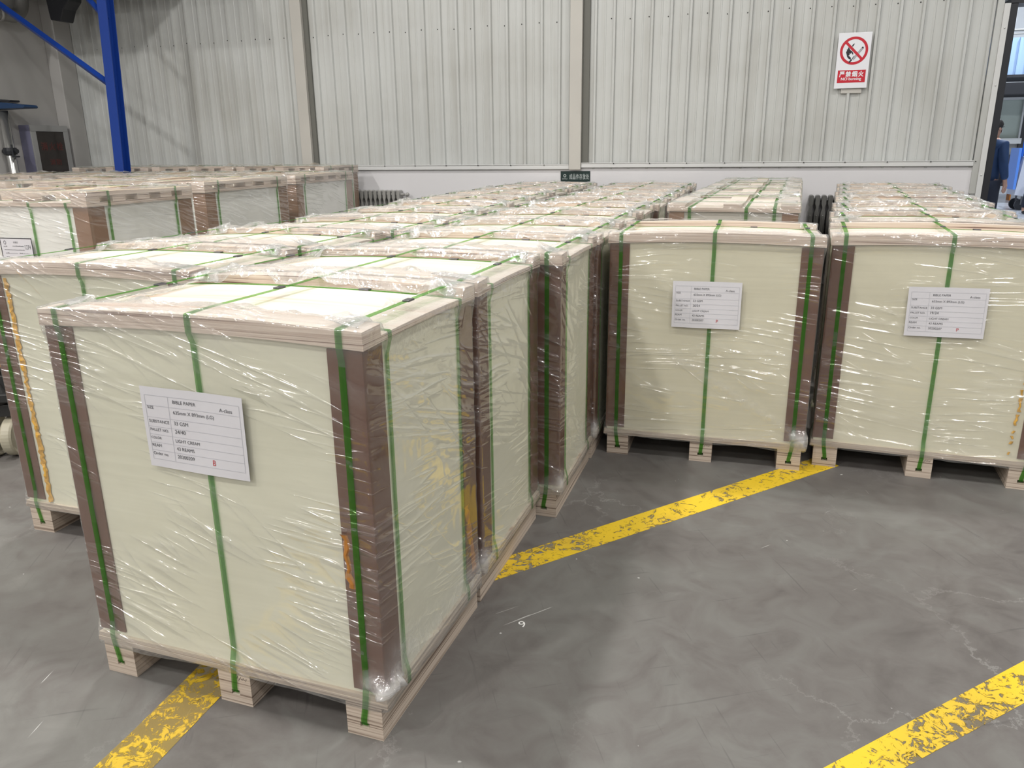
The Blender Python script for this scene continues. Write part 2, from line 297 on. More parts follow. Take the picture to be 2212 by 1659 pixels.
# ------------------------------------------------------------------ mesh helpers
class MB:
    def __init__(s): s.v = []; s.f = []
    def add(s, vs, fs, M=None):
        n = len(s.v)
        for p in vs:
            p = Vector(p)
            if M is not None: p = M @ p
            s.v.append(tuple(p))
        s.f += [tuple(i + n for i in f) for f in fs]; return s
    def box(s, x0, x1, y0, y1, z0, z1, M=None):
        vs = [(x0, y0, z0), (x1, y0, z0), (x1, y1, z0), (x0, y1, z0), (x0, y0, z1), (x1, y0, z1), (x1, y1, z1), (x0, y1, z1)]
        return s.add(vs, [(3, 2, 1, 0), (4, 5, 6, 7), (0, 1, 5, 4), (1, 2, 6, 5), (2, 3, 7, 6), (3, 0, 4, 7)], M)
    def slab(s, x0, x1, y0, y1, fz0, fz1, nx=12, ny=6):
        """board whose bottom and top follow height functions"""
        vs = []; fs = []
        for k, fz in enumerate((fz0, fz1)):
            for j in range(ny + 1):
                for i in range(nx + 1):
                    x = x0 + (x1 - x0) * i / nx; y = y0 + (y1 - y0) * j / ny
                    vs.append((x, y, fz(x, y)))
        K = (nx + 1) * (ny + 1); I = lambda i, j, k: k * K + j * (nx + 1) + i
        for j in range(ny):
            for i in range(nx):
                fs.append((I(i, j, 1), I(i + 1, j, 1), I(i + 1, j + 1, 1), I(i, j + 1, 1)))
                fs.append((I(i, j + 1, 0), I(i + 1, j + 1, 0), I(i + 1, j, 0), I(i, j, 0)))
        for i in range(nx):
            fs.append((I(i, 0, 0), I(i + 1, 0, 0), I(i + 1, 0, 1), I(i, 0, 1)))
            fs.append((I(i + 1, ny, 0), I(i, ny, 0), I(i, ny, 1), I(i + 1, ny, 1)))
        for j in range(ny):
            fs.append((I(0, j + 1, 0), I(0, j, 0), I(0, j, 1), I(0, j + 1, 1)))
            fs.append((I(nx, j, 0), I(nx, j + 1, 0), I(nx, j + 1, 1), I(nx, j, 1)))
        return s.add(vs, fs)
    def tube(s, path, r, n=12, cap=True):
        pts = [Vector(p) for p in path]; R = r if isinstance(r, (list, tuple)) else [r] * len(pts)
        rings = []; prev = None
        for i, p in enumerate(pts):
            t = (pts[min(i + 1, len(pts) - 1)] - pts[max(i - 1, 0)]).normalized()
            if prev is None:
                a = Vector((0, 0, 1)) if abs(t.z) < 0.9 else Vector((1, 0, 0))
                u = t.cross(a).normalized()
            else: u = (prev - t * prev.dot(t)).normalized()
            prev = u; w_ = t.cross(u)
            rings.append([p + (u * math.cos(2 * math.pi * k / n) + w_ * math.sin(2 * math.pi * k / n)) * R[i] for k in range(n)])
        vs = [q for r_ in rings for q in r_]; fs = []
        for i in range(len(rings) - 1):
            for k in range(n):
                fs.append((i * n + k, i * n + (k + 1) % n, (i + 1) * n + (k + 1) % n, (i + 1) * n + k))
        if cap: fs.append(tuple(range(n))[::-1]); fs.append(tuple((len(rings) - 1) * n + k for k in range(n)))
        return s.add(vs, fs)
    def lathe(s, prof, axis='z', c=(0, 0, 0), n=24):
        vs = []; fs = []
        for r, h in prof:
            for k in range(n):
                a = 2 * math.pi * k / n; x, y = r * math.cos(a), r * math.sin(a)
                vs.append({'z': (c[0] + x, c[1] + y, c[2] + h), 'x': (c[0] + h, c[1] + x, c[2] + y), 'y': (c[0] + x, c[1] + h, c[2] + y)}[axis])
        m = len(prof)
        for i in range(m - 1):
            for k in range(n): fs.append((i * n + k, i * n + (k + 1) % n, (i + 1) * n + (k + 1) % n, (i + 1) * n + k))
        fs.append(tuple(range(n))[::-1]); fs.append(tuple((m - 1) * n + k for k in range(n)))
        return s.add(vs, fs)
    def ribbon(s, pts, wdir, wid, th=0.0012):
        """thin strap along pts; wdir is the strap's width direction"""
        pts = [Vector(p) for p in pts]; wd = Vector(wdir).normalized() * (wid / 2); vs = []; fs = []
        for i, p in enumerate(pts):
            t = (pts[min(i + 1, len(pts) - 1)] - pts[max(i - 1, 0)]).normalized()
            nn = wd.cross(t).normalized() * (th / 2)
            vs += [p - wd - nn, p + wd - nn, p + wd + nn, p - wd + nn]
        for i in range(len(pts) - 1):
            a, b = i * 4, i * 4 + 4
            for k in range(4): fs.append((a + k, a + (k + 1) % 4, b + (k + 1) % 4, b + k))
        fs.append((3, 2, 1, 0)); e = (len(pts) - 1) * 4; fs.append((e, e + 1, e + 2, e + 3))
        return s.add(vs, fs)
    def prism(s, poly, y0, y1, M=None):
        """extrude an (x, z) outline along y"""
        n = len(poly); vs = [(x, y0, z) for x, z in poly] + [(x, y1, z) for x, z in poly]
        fs = [tuple(range(n)), tuple(range(2 * n - 1, n - 1, -1))] + [((i + 1) % n, i, n + i, n + (i + 1) % n) for i in range(n)]
        return s.add(vs, fs, M)
    def build(s, name, mat, parent=None, smooth=False, bevel=0):
        me = bpy.data.meshes.new(name); me.from_pydata(s.v, [], s.f); me.update()
        o = bpy.data.objects.new(name, me); C.objects.link(o); me.materials.append(mat)
        if smooth: me.polygons.foreach_set('use_smooth', [True] * len(me.polygons))
        if bevel:
            b = o.modifiers.new('bevel', 'BEVEL'); b.width = bevel; b.segments = 2; b.limit_method = 'ANGLE'
        if parent: o.parent = parent
        return o

def tag(o, label=None, cat=None, group=None, kind=None):
    if label: o['label'] = label
    if cat: o['category'] = cat
    if group: o['group'] = group
    if kind: o['kind'] = kind
    return o

def empty(name, loc=(0, 0, 0), rz=0, **kw):
    o = bpy.data.objects.new(name, None); C.objects.link(o); o.location = loc; o.rotation_euler = (0, 0, rz)
    o.empty_display_size = 0.1
    return tag(o, **kw)

def kids(o): return [c for c in bpy.data.objects if c.parent == o]
def copy_tree(o, parent=None, cache=None):
    c = o.copy(); C.objects.link(c); c.parent = parent
    for ch in kids(o): copy_tree(ch, c)
    return c

_tmp = {}
def text_verts(body, size=1.0, width=None, height=None, offset=0.0, align='LEFT'):
    """outline text as flat triangles (x, z in local plane), returns verts 2D and faces"""
    cu = bpy.data.curves.new('lettering', 'FONT'); cu.body = body; cu.size = size; cu.offset = offset; cu.align_x = align
    o = bpy.data.objects.new('lettering', cu); C.objects.link(o)
    bpy.context.view_layer.update()
    me = bpy.data.meshes.new_from_object(o.evaluated_get(bpy.context.evaluated_depsgraph_get()))
    vs = [(v.co.x, v.co.y) for v in me.vertices]; fs = [tuple(p.vertices) for p in me.polygons]
    bpy.data.objects.remove(o); bpy.data.curves.remove(cu); bpy.data.meshes.remove(me)
    if not vs: return vs, fs
    x0 = min(v[0] for v in vs); x1 = max(v[0] for v in vs); y0 = min(v[1] for v in vs); y1 = max(v[1] for v in vs)
    if width:
        k = width / (x1 - x0); ky = (height / (y1 - y0)) if height else k
        vs = [((x - x0) * k, (y - y0) * ky) for x, y in vs]
    return vs, fs

def put_text(mb, body, x, z, y=0.0, **kw):
    vs, fs = text_verts(body, **kw)
    mb.add([(x + a, y, z + b) for a, b in vs], fs)

# ------------------------------------------------------------------ shell
def struct(name, mb, mat, parent=None, **kw):
    o = mb.build(name, mat, parent, **kw); o['kind'] = 'structure'; return o

WY = 8.9
fl = MB(); fl.add([(-9.0, -14, 0), (9, -14, 0), (9, WY + 0.2, 0), (-9.0, WY + 0.2, 0)], [(0, 1, 2, 3)]); struct('floor', fl, FLOORM)
EPOXY = principled('pale_blue_grey_epoxy', (0.50, 0.53, 0.60), 0.25, noise_amt=0.08, nscale=1.0)
f2 = MB(); f2.add([(0, WY + 0.2, 0.0), (12, WY + 0.2, 0.0), (12, 27, 0.0), (0, 27, 0.0)], [(0, 1, 2, 3)]); struct('floor_next_hall', f2, EPOXY)
CEILM = principled('grey_roof_sheet', (0.55, 0.56, 0.56), 0.8)
ce = MB(); ce.box(-9.0, 9, -14, WY + 0.2, CEIL, CEIL + 0.05); struct('ceiling', ce, CEILM)

# back wall: ribbed sheet above a plastered dwarf wall
def ribbed(x0, x1, z0, z1, yb):
    prof = [];  pitch = 0.1975; k0 = math.floor(x0 / pitch) - 1; k1 = math.ceil(x1 / pitch) + 1
    for k in range(k0, k1):
        c = k * pitch + 0.065
        for dx, h in ((-0.020, 0), (-0.011, 0.026), (0.011, 0.026), (0.020, 0), (0.088, 0), (0.093, 0.004), (0.105, 0.004), (0.110, 0)):
            x = c + dx
            if x0 < x < x1: prof.append((x, h))
    prof = [(x0, 0)] + prof + [(x1, 0)]
    mb = MB(); n = len(prof)
    vs = [(x, yb - h, z0) for x, h in prof] + [(x, yb - h, z1) for x, h in prof]
    fs = [(i, i + 1, n + i + 1, n + i) for i in range(n - 1)]
    vs += [(x0, yb + 0.05, z0), (x1, yb + 0.05, z0), (x0, yb + 0.05, z1), (x1, yb + 0.05, z1)]
    fs += [(2 * n + 1, 2 * n, 2 * n + 2, 2 * n + 3)]
    mb.add(vs, fs); return mb
wb = ribbed(-8.8, 2.06, 1.2, CEIL, WY)
struct('wall_back', wb, WALLM)
d = MB(); d.box(-8.8, 2.075, WY - 0.02, WY + 0.16, 0, 1.215); struct('wall_back_base', d, PLASTER, bevel=0.004)
hd = MB(); hd.box(2.06, 4.4, WY - 0.02, WY + 0.18, 2.70, CEIL); struct('wall_back_over_door', hd, WALLM)
we = MB(); we.box(4.4, 9.0, WY - 0.02, WY + 0.18, 0, CEIL); struct('wall_back_right', we, PLASTER)
t = MB(); t.box(-8.5, -5.35, WY - 0.05, WY - 0.02, 1.205, 1.255); t.box(-5.14, -1.985, WY - 0.05, WY - 0.02, 1.200, 1.252); t.box(-5.14, -1.985, WY - 0.056, WY - 0.05, 1.246, 1.254)
struct('trim_1', t, TRIM_W, bevel=0.002)
t = MB(); t.box(-1.845, 2.06, WY - 0.05, WY - 0.02, 1.216, 1.266); t.box(-1.845, 2.06, WY - 0.056, WY - 0.05, 1.260, 1.268); struct('trim_2', t, TRIM_W, bevel=0.002)
t = MB(); t.box(-5.352, -5.212, WY - 0.07, WY, 1.2, CEIL); struct('trim_3', t, POSTM, bevel=0.003)
t = MB(); t.box(-5.212, -5.150, WY - 0.028, WY, 1.25, CEIL); struct('trim_4', t, DARKG)  # strip painted dark for the shade in the recess
t = MB(); t.box(-1.980, -1.848, WY - 0.07, WY, 1.195, CEIL); struct('trim_5', t, POSTM, bevel=0.003)
t = MB(); t.box(-1.848, -1.773, WY - 0.028, WY, 1.26, CEIL); struct('trim_6', t, DARKG)  # recess shade again, as a dark painted strip
# screws in the sheet: one row high up, one row along the flashing
sc = MB()
def screw(x, z, y, r=0.006): sc.lathe([(r * 1.0, 0.0), (r * 1.0, -0.003), (r * 0.6, -0.007)], 'y', (x, y, z), 8)
rnd = random.Random(3)
for k in range(-42, 11):
    x = k * 0.1975 + 0.03
    if x < -8.6 or x > 2.0 or -5.4 < x < -5.12 or -2.02 < x < -1.74: continue
    screw(x, 2.722 + rnd.uniform(-0.012, 0.012), WY)
for k in range(-20, 6):
    x = k * 0.395 + 0.1
    if x < -8.4 or -5.4 < x < -5.12 or -2.02 < x < -1.8: continue
    screw(x, 1.245 if x < -1.9 else 1.258, WY - 0.056)
tag(sc.build('wall_screws', SCREW), kind='structure')

# doorway at the right end of the back wall
t = MB(); t.box(2.06, 2.115, WY - 0.045, WY + 0.0, 0.95, 2.72); struct('trim_7', t, WALLM, bevel=0.003)
t = MB(); t.box(2.115, 2.165, WY - 0.06, WY + 0.02, 0, 2.66); t.box(2.075, 2.115, WY - 0.03, WY + 0.01, 0.9, 1.06)
for z in (0.7, 1.13, 1.95, 2.45): t.lathe([(0.008, 0), (0.008, -0.004), (0.004, -0.008)], 'y', (2.14, WY - 0.06, z), 8)
struct('trim_8', t, TRIM_W, bevel=0.003)
t = MB(); t.box(2.165, 2.228, WY - 0.05, WY + 0.20, 0, 2.66); t.box(2.165, 4.5, WY - 0.05, WY + 0.20, 2.655, 2.74); struct('trim_9', t, BLACKP)
t = MB(); t.box(4.4, 4.5, WY - 0.05, WY + 0.20, 0, 2.66); struct('trim_10', t, BLACKP)

# left wall with corner pier
GLOSSW = principled('glossy_grey_white_paint', (0.43, 0.42, 0.405), 0.22, noise_amt=0.10, nscale=0.9)
d = MB(); d.box(-9.0, -8.8, -14, WY + 0.2, 0, CEIL); struct('wall_left', d, GLOSSW)
t = MB(); t.box(-8.8, -8.62, WY - 0.30, WY - 0.03, 0, CEIL); struct('trim_11', t, GLOSSW, bevel=0.01)

# next hall: white far wall
d = MB(); d.box(0, 12, 26.8, 27, 0, 8); struct('wall_next_hall', d, principled('hall_white', (0.78, 0.80, 0.84), 0.6))
d = MB(); d.box(5.9, 6.1, 24.2, 24.5, 0, 8); struct('trim_12', d, principled('hall_grey', (0.50, 0.52, 0.56), 0.6))

# ------------------------------------------------------------------ lamps
HOUS = principled('lamp_housing', (0.25, 0.26, 0.28), 0.4, metal=0.6)
LENS = principled('lamp_lens', (0.9, 0.9, 0.9), 0.5, emis=(1.0, 0.98, 0.95), estr=6.0)
def high_bay(x, y, z, ceil, W, lab, col=(1.0, 0.975, 0.94), grp='high bay lamps under the roof'):
    e = empty('high_bay_lamp', (x, y, z), label=lab, cat='lamp', group=grp)
    b = MB(); b.lathe([(0.03, 0.30), (0.09, 0.26), (0.11, 0.12), (0.28, 0.0), (0.29, -0.03), (0.27, -0.03), (0.10, 0.10)], n=24); b.build('reflector', HOUS, e, smooth=True)
    b = MB(); b.lathe([(0.25, -0.012), (0.25, -0.008)], n=24); b.build('lens', LENS, e)
    b = MB(); b.tube([(0, 0, 0.28), (0, 0, ceil - z)], 0.012, 8); b.build('hanger', HOUS, e)
    ld = bpy.data.lights.new('lamp_light', 'AREA'); ld.shape = 'DISK'; ld.size = 0.34; ld.energy = W; ld.color = col
    lo = bpy.data.objects.new('lamp_light', ld); C.objects.link(lo); lo.parent = e; lo.location = (0, 0, -0.035)
for i, (x, y) in enumerate(LAMPS): high_bay(x, y, 6.3, CEIL, LAMP_W * (1.75 if x < -5 else 1.27 if x < 0 else 0.83), 'round industrial high bay lamp hanging under the roof')
for i, (x, y) in enumerate(ROOM2_LAMPS): high_bay(x, y, 7.0, 8.0, ROOM2_W, 'round industrial high bay lamp in the hall beyond the doorway', (0.86, 0.93, 1.0), 'high bay lamps in the next hall')

# ------------------------------------------------------------------ floor lines
LP = mat_linepaint('worn_yellow_line', 0.625); LP2 = mat_linepaint('very_worn_yellow_line', 0.645, 0.34)
def line(pts, mat, lab):
    mb = MB(); n = len(pts); mb.add([(x, y, 0.0) for x, y in pts] + [(x, y, 0.0012) for x, y in pts],
        [tuple(range(n))[::-1], tuple(range(n, 2 * n))] + [(i, (i + 1) % n, n + (i + 1) % n, n + i) for i in range(n)])
    return tag(mb.build('floor_line', mat), lab, 'floor marking')
line([(-1.417, 0.2), (-1.27, 0.2), (-1.285, 1.47), (-1.30, 2.2), (-1.45, 2.2), (-1.42, 1.3)], LP2, 'badly scuffed yellow floor line running under the nearest pallet')
line([(-1.22, 1.88), (-1.14, 1.80), (0.48, 3.62), (0.40, 3.72)], LP, 'chipped yellow diagonal floor line ending under the right hand pallets')
line([(-0.25, 1.135), (-0.13, 1.04), (0.445, 1.70), (0.79, 2.035), (1.30, 2.56), (1.17, 2.64), (0.846, 2.236), (0.266, 1.652)], LP, 'wide yellow diagonal floor line crossing the bottom right corner')
mb = MB(); vs, fs = text_verts('9', width=0.020, height=0.032)
mb.add([(-0.585 + a * 0.8 - b * 0.6, 2.0 + b * 0.8 + a * 0.6, 0.0008) for a, b in vs], fs)
tag(mb.build('chalk_mark', principled('white_chalk', (0.75, 0.75, 0.73), 0.9)), 'small white hand drawn 9 on the grey floor', 'chalk mark')

# ------------------------------------------------------------------ stretch film around a load
def smooth(t): t = max(0.0, min(1.0, t)); return t * t * (3 - 2 * t)
def make_film(W, D, zbot, zdeck, topf, lid_th, seed, step=0.013, rim=0.125, ruffle=0.042, knots=(), milks=(), amp=0.003, rot=0.33):
    r = 0.012; hx, hy = W / 2, D / 2
    per = []
    def seg(x0, y0, x1, y1, nx, ny):
        Ls = math.hypot(x1 - x0, y1 - y0); n = max(2, int(Ls / step))
        for i in range(n): per.append((x0 + (x1 - x0) * i / n, y0 + (y1 - y0) * i / n, nx, ny))
    def arc(cx, cy, a0):
        for i in range(4):
            a = a0 + math.pi / 2 * i / 4; per.append((cx + r * math.cos(a), cy + r * math.sin(a), math.cos(a), math.sin(a)))
    seg(-hx + r, 0, hx - r, 0, 0, -1); arc(hx - r, r, -math.pi / 2)
    seg(hx, r, hx, D - r, 1, 0); arc(hx - r, D - r, 0)
    seg(hx - r, D, -hx + r, D, 0, 1); arc(-hx + r, D - r, math.pi / 2)
    seg(-hx, D - r, -hx, r, -1, 0); arc(-hx + r, r, math.pi)
    U = [0.0]
    for i in range(1, len(per) + 1):
        a, b = per[i - 1], per[i % len(per)]; U.append(U[-1] + math.hypot(a[0] - b[0], a[1] - b[1]))
    nside = max(20, int((1.0) / (step * 1.9))); ntop = 9; nb = 3
    nz = lambda x, y, z=0.0: mnoise.noise(Vector((x + seed * 3.7, y - seed * 1.9, z + seed)))
    rows = [('b', k / nb) for k in range(nb)] + [('s', k / nside) for k in range(nside + 1)] + [('t', (k + 1) / ntop) for k in range(ntop)]
    vs = []; uv = []; mk = []
    ca, sa = math.cos(rot), math.sin(rot)
    nu = len(per)
    for kind, t in rows:
        for i in range(nu):
            x, y, nx, ny = per[i]; u = U[i]
            zt = topf(x - nx * 0.004, y - ny * 0.004) + 0.004
            zb = zbot + 0.010 * nz(u * 5, 3.3)
            if kind == 'b':
                d = -0.008 * (1 - t) + 0.004 + 0.004 * nz(u * 9, t * 3); z = zb + 0.004 * (1 - t) * 0; z = zb - 0.003 * (1 - t) + 0.004 * nz(u * 14, t)
                m = 0.16
                px, py, pz = x + nx * d, y + ny * d, z
            elif kind == 's':
                z = zb + (zt - zb) * t
                lidb = zt - lid_th - 0.006
                k1 = smooth((z - (lidb - 0.05)) / 0.05); k0 = 1 - smooth((z - zdeck) / 0.06)
                k = max(k0, k1)
                off = -0.0048 * (1 - k) + 0.0042 * k
                a = u * ca - z * sa; b = u * sa + z * ca
                wr = (1 - abs(2 * nz(a * 1.6, b * 16))) ** 3 * (0.4 + 1.2 * abs(nz(u * 2.5, z * 3, 7)))
                off += amp * wr * (0.35 + 0.65 * (1 - k)) + 0.0010 * nz(u * 30, z * 30)
                # the film spans free between lid and deck only near the corners
                m = 0.0 + 0.10 * k1 + 0.10 * k0
                px, py, pz = x + nx * off, y + ny * off, z
            else:
                dmax = rim * (0.75 + 0.6 * abs(nz(u * 2.2, 9.0)) + 0.25 * nz(u * 9, 4.0))
                d = dmax * t
                qx, qy = x - nx * d, y - ny * d
                # keep corners from crossing over
                qx = max(-hx + 0.02, min(hx - 0.02, qx)) if abs(nx) < 0.99 else qx
                rf = max(0.0, nz(u * 11, t * 0.8, 2)) * 1.6 + 0.35 * abs(nz(u * 34, t * 2, 5))
                pz = topf(qx, qy) + 0.004 + ruffle * rf * t ** 1.3 * (0.5 + abs(nz(u * 1.7, 1.5)))
                px, py = qx + 0.008 * nz(u * 20, t * 3, 1) * t, qy + 0.008 * nz(u * 20, t * 3, 8) * t
                m = 0.16 + 0.17 * abs(nz(u * 4, t * 2, 3)) + (0.25 if t > 0.88 else 0)
            for (ku, kz, kr, kd) in knots:
                uu = min(abs(u - ku), U[-1] - abs(u - ku)); g = math.exp(-((uu / kr) ** 2 + ((pz - kz) / (kr * 0.75)) ** 2))
                if g > 0.02:
                    c = abs(nz(u * 45, pz * 45, 2)) + 0.3
                    px += nx * kd * g * c; py += ny * kd * g * c; m += 0.75 * g
            for (ku, kz, ru, rz_, am) in milks:
                g = math.exp(-(((u - ku) / ru) ** 2 + ((pz - kz) / rz_) ** 2)); m += am * g
            vs.append((px, py, pz)); mk.append(m)
            uv.append((u, pz if kind != 't' else zt + t * 0.12))
    nr = len(rows); fs = []
    for j in range(nr - 1):
        for i in range(nu): fs.append((j * nu + i, j * nu + (i + 1) % nu, (j + 1) * nu + (i + 1) % nu, (j + 1) * nu + i))
    me = bpy.data.meshes.new('stretch_wrap'); me.from_pydata(vs, [], fs); me.update()
    lay = me.uv_layers.new(name='UVMap')
    li = np.zeros(len(me.loops), dtype=np.int32); me.loops.foreach_get('vertex_index', li)
    UVA = np.array(uv, dtype=np.float32)[li]
    # close the seam: the last column meets the first one
    starts = np.arange(0, len(li), 4)
    blk = UVA.reshape(-1, 4, 2); mx = blk[:, :, 0].max(1); low = blk[:, :, 0] < 0.001
    fix = (mx > U[-1] * 0.5)
    blk[:, :, 0] = np.where(low & fix[:, None], U[-1], blk[:, :, 0])
    lay.data.foreach_set('uv', blk.reshape(-1))
    at = me.attributes.new('milk', 'FLOAT', 'POINT'); at.data.foreach_set('value', mk)
    me.polygons.foreach_set('use_smooth', [True] * len(me.polygons))
    return me

def film_obj(me, mat, parent):
    o = bpy.data.objects.new('stretch_wrap', me); C.objects.link(o); o.parent = parent
    if not me.materials: me.materials.append(mat)
    return o

# ------------------------------------------------------------------ label sheets
def label_wave(x, z): return 0.0022 * math.sin(x * 17 + 1.0) * math.sin(z * 11 + 0.5)
def label_sheet(parent, cx, cz, rot, y, rows, stamp, w=0.297, h=0.210):
    c, s = math.cos(rot), math.sin(rot)
    T = lambda x, z, dy=0.0: (cx + x * c - z * s, y + label_wave(x, z) - dy, cz + x * s + z * c)
    nx, nz_ = 16, 12; mb = MB(); vs = []; fs = []
    for k, th in ((0, 0.0), (1, 0.0006)):
        for j in range(nz_ + 1):
            for i in range(nx + 1): vs.append(T(-w / 2 + w * i / nx, -h / 2 + h * j / nz_, -th))
    K = (nx + 1) * (nz_ + 1)
    for j in range(nz_):
        for i in range(nx):
            a = j * (nx + 1) + i; fs.append((a, a + 1, a + nx + 2, a + nx + 1)); fs.append((K + a + nx + 1, K + a + nx + 2, K + a + 1, K + a))
    mb.add(vs, fs); sh = mb.build('label_sheet', SHEET, parent, smooth=True)
    ink = MB()
    for (txt, fx, fz, wd) in rows:
        v2, f2 = text_verts(txt, width=wd)
        ink.add([T(-w / 2 + fx * w + a, h / 2 - fz * h + b, 0.0009) for a, b in v2], f2)
    ink.build('lettering', INK, sh)
    ru = MB()
    def rule(x0, z0, x1, z1, t=0.0005):
        n = 8; pts = [(x0 + (x1 - x0) * i / n, z0 + (z1 - z0) * i / n) for i in range(n + 1)]
        dx, dz = (0, t) if abs(x1 - x0) > abs(z1 - z0) else (t, 0)
        for i in range(n):
            (xa, za), (xb, zb) = pts[i], pts[i + 1]
            ru.add([T(xa - dx, za - dz, 0.0007), T(xb - dx, zb - dz, 0.0007), T(xb + dx, zb + dz, 0.0007), T(xa + dx, za + dz, 0.0007)], [(0, 1, 2, 3)])
    X = lambda f: -w / 2 + f * w
    Z = lambda f: h / 2 - f * h
    for f in (0.10, 0.225, 0.37, 0.485, 0.585, 0.685, 0.785, 0.90): rule(X(0.04), Z(f), X(0.965), Z(f))
    for f in (0.04, 0.27, 0.965): rule(X(f), Z(0.10), X(f), Z(0.90))
    ru.build('table_rules', INKG, sh)
    if stamp:
        sm = MB(); v2, f2 = text_verts(stamp, width=0.0085, height=0.014)
        sm.add([T(X(0.655) + a, Z(0.87) + b, 0.0009) for a, b in v2], f2); sm.build('stamp_mark', INKR, sh)['label'] = 'small red letter stamped on the sheet'
    return sh

def rows_for(no, order):
    return [('BIBLE PAPER', 0.315, 0.175, 0.066), ('A-class', 0.77, 0.20, 0.037), ('SIZE', 0.055, 0.265, 0.019), ('635mm X 893mm (LG)', 0.31, 0.315, 0.118),
            ('SUBSTANCE', 0.055, 0.435, 0.060), ('33 GSM', 0.305, 0.435, 0.041), ('PALLET NO.', 0.055, 0.54, 0.055), (no, 0.305, 0.54, 0.031),
            ('COLOR', 0.052, 0.64, 0.031), ('LIGHT CREAM', 0.30, 0.65, 0.071), ('REAM', 0.05, 0.74, 0.028), ('43 REAMS', 0.30, 0.75, 0.053),
            ('Order no.', 0.05, 0.845, 0.046), (order, 0.30, 0.85, 0.051)]

# ------------------------------------------------------------------ pallet load of cream paper (two battens on the lid)
PW, PD = 0.919, 0.632
ZC, BATT, BD, ZDK = 1.0445, 0.026, 0.082, 0.1233
def droop(x, y): return 0.0125 * (2 * x / PW) ** 2 + 0.0065 * ((y - PD / 2) / (PD / 2)) ** 2
def lid_top(x, y): return ZC - droop(x, y)
def cream_topf(x, y):
    k = smooth((BD + 0.012 - y) / 0.016) if y < PD / 2 else smooth((y - (PD - BD - 0.012)) / 0.016)
    return lid_top(x, y) + BATT * k + 0.001
LIDT = 0.0155

def corner_board(root, x, y, sx, sy, leg, th, z0, z1, mat, leg_y=None):
    ly = leg_y or leg
    pts = [(0, 0), (sx * leg, 0), (sx * leg, sy * th), (sx * th, sy * th), (sx * th, sy * ly), (0, sy * ly)]
    if sx * sy < 0: pts = pts[::-1]
    mb = MB(); n = len(pts)
    jag = random.Random(int(x * 100) + int(y * 10)).uniform(-0.006, 0.006)
    vs = [(x + a, y + b, z0 + jag) for a, b in pts] + [(x + a, y + b, z1) for a, b in pts]
    mb.add(vs, [tuple(range(n))[::-1], tuple(range(n, 2 * n))] + [(i, (i + 1) % n, n + (i + 1) % n, n + i) for i in range(n)])
    return mb.build('corner_board', mat, root)

def stringer(root, x0, wd, D, zt, mat):
    mb = MB(); xc = x0 + wd / 2
    mb.box(x0, x0 + wd, 0, D, 0, 0.028); mb.box(x0, x0 + wd, 0, D, 0.043, zt)
    mb.box(x0, xc - 0.013, 0, D, 0.028, 0.043); mb.box(xc + 0.013, x0 + wd, 0, D, 0.028, 0.043)
    return mb.build('stringer', mat, root)

def seal(parent, p, along, wd=0.019):
    mb = MB(); x, y, z = p
    if along == 'y': mb.box(x - wd / 2, x + wd / 2, y - 0.016, y + 0.016, z - 0.0015, z + 0.0035)
    else: mb.box(x - 0.016, x + 0.016, y - wd / 2, y + wd / 2, z - 0.0015, z + 0.0035)
    return mb.build('strap_seal', STEEL, parent, bevel=0.001)

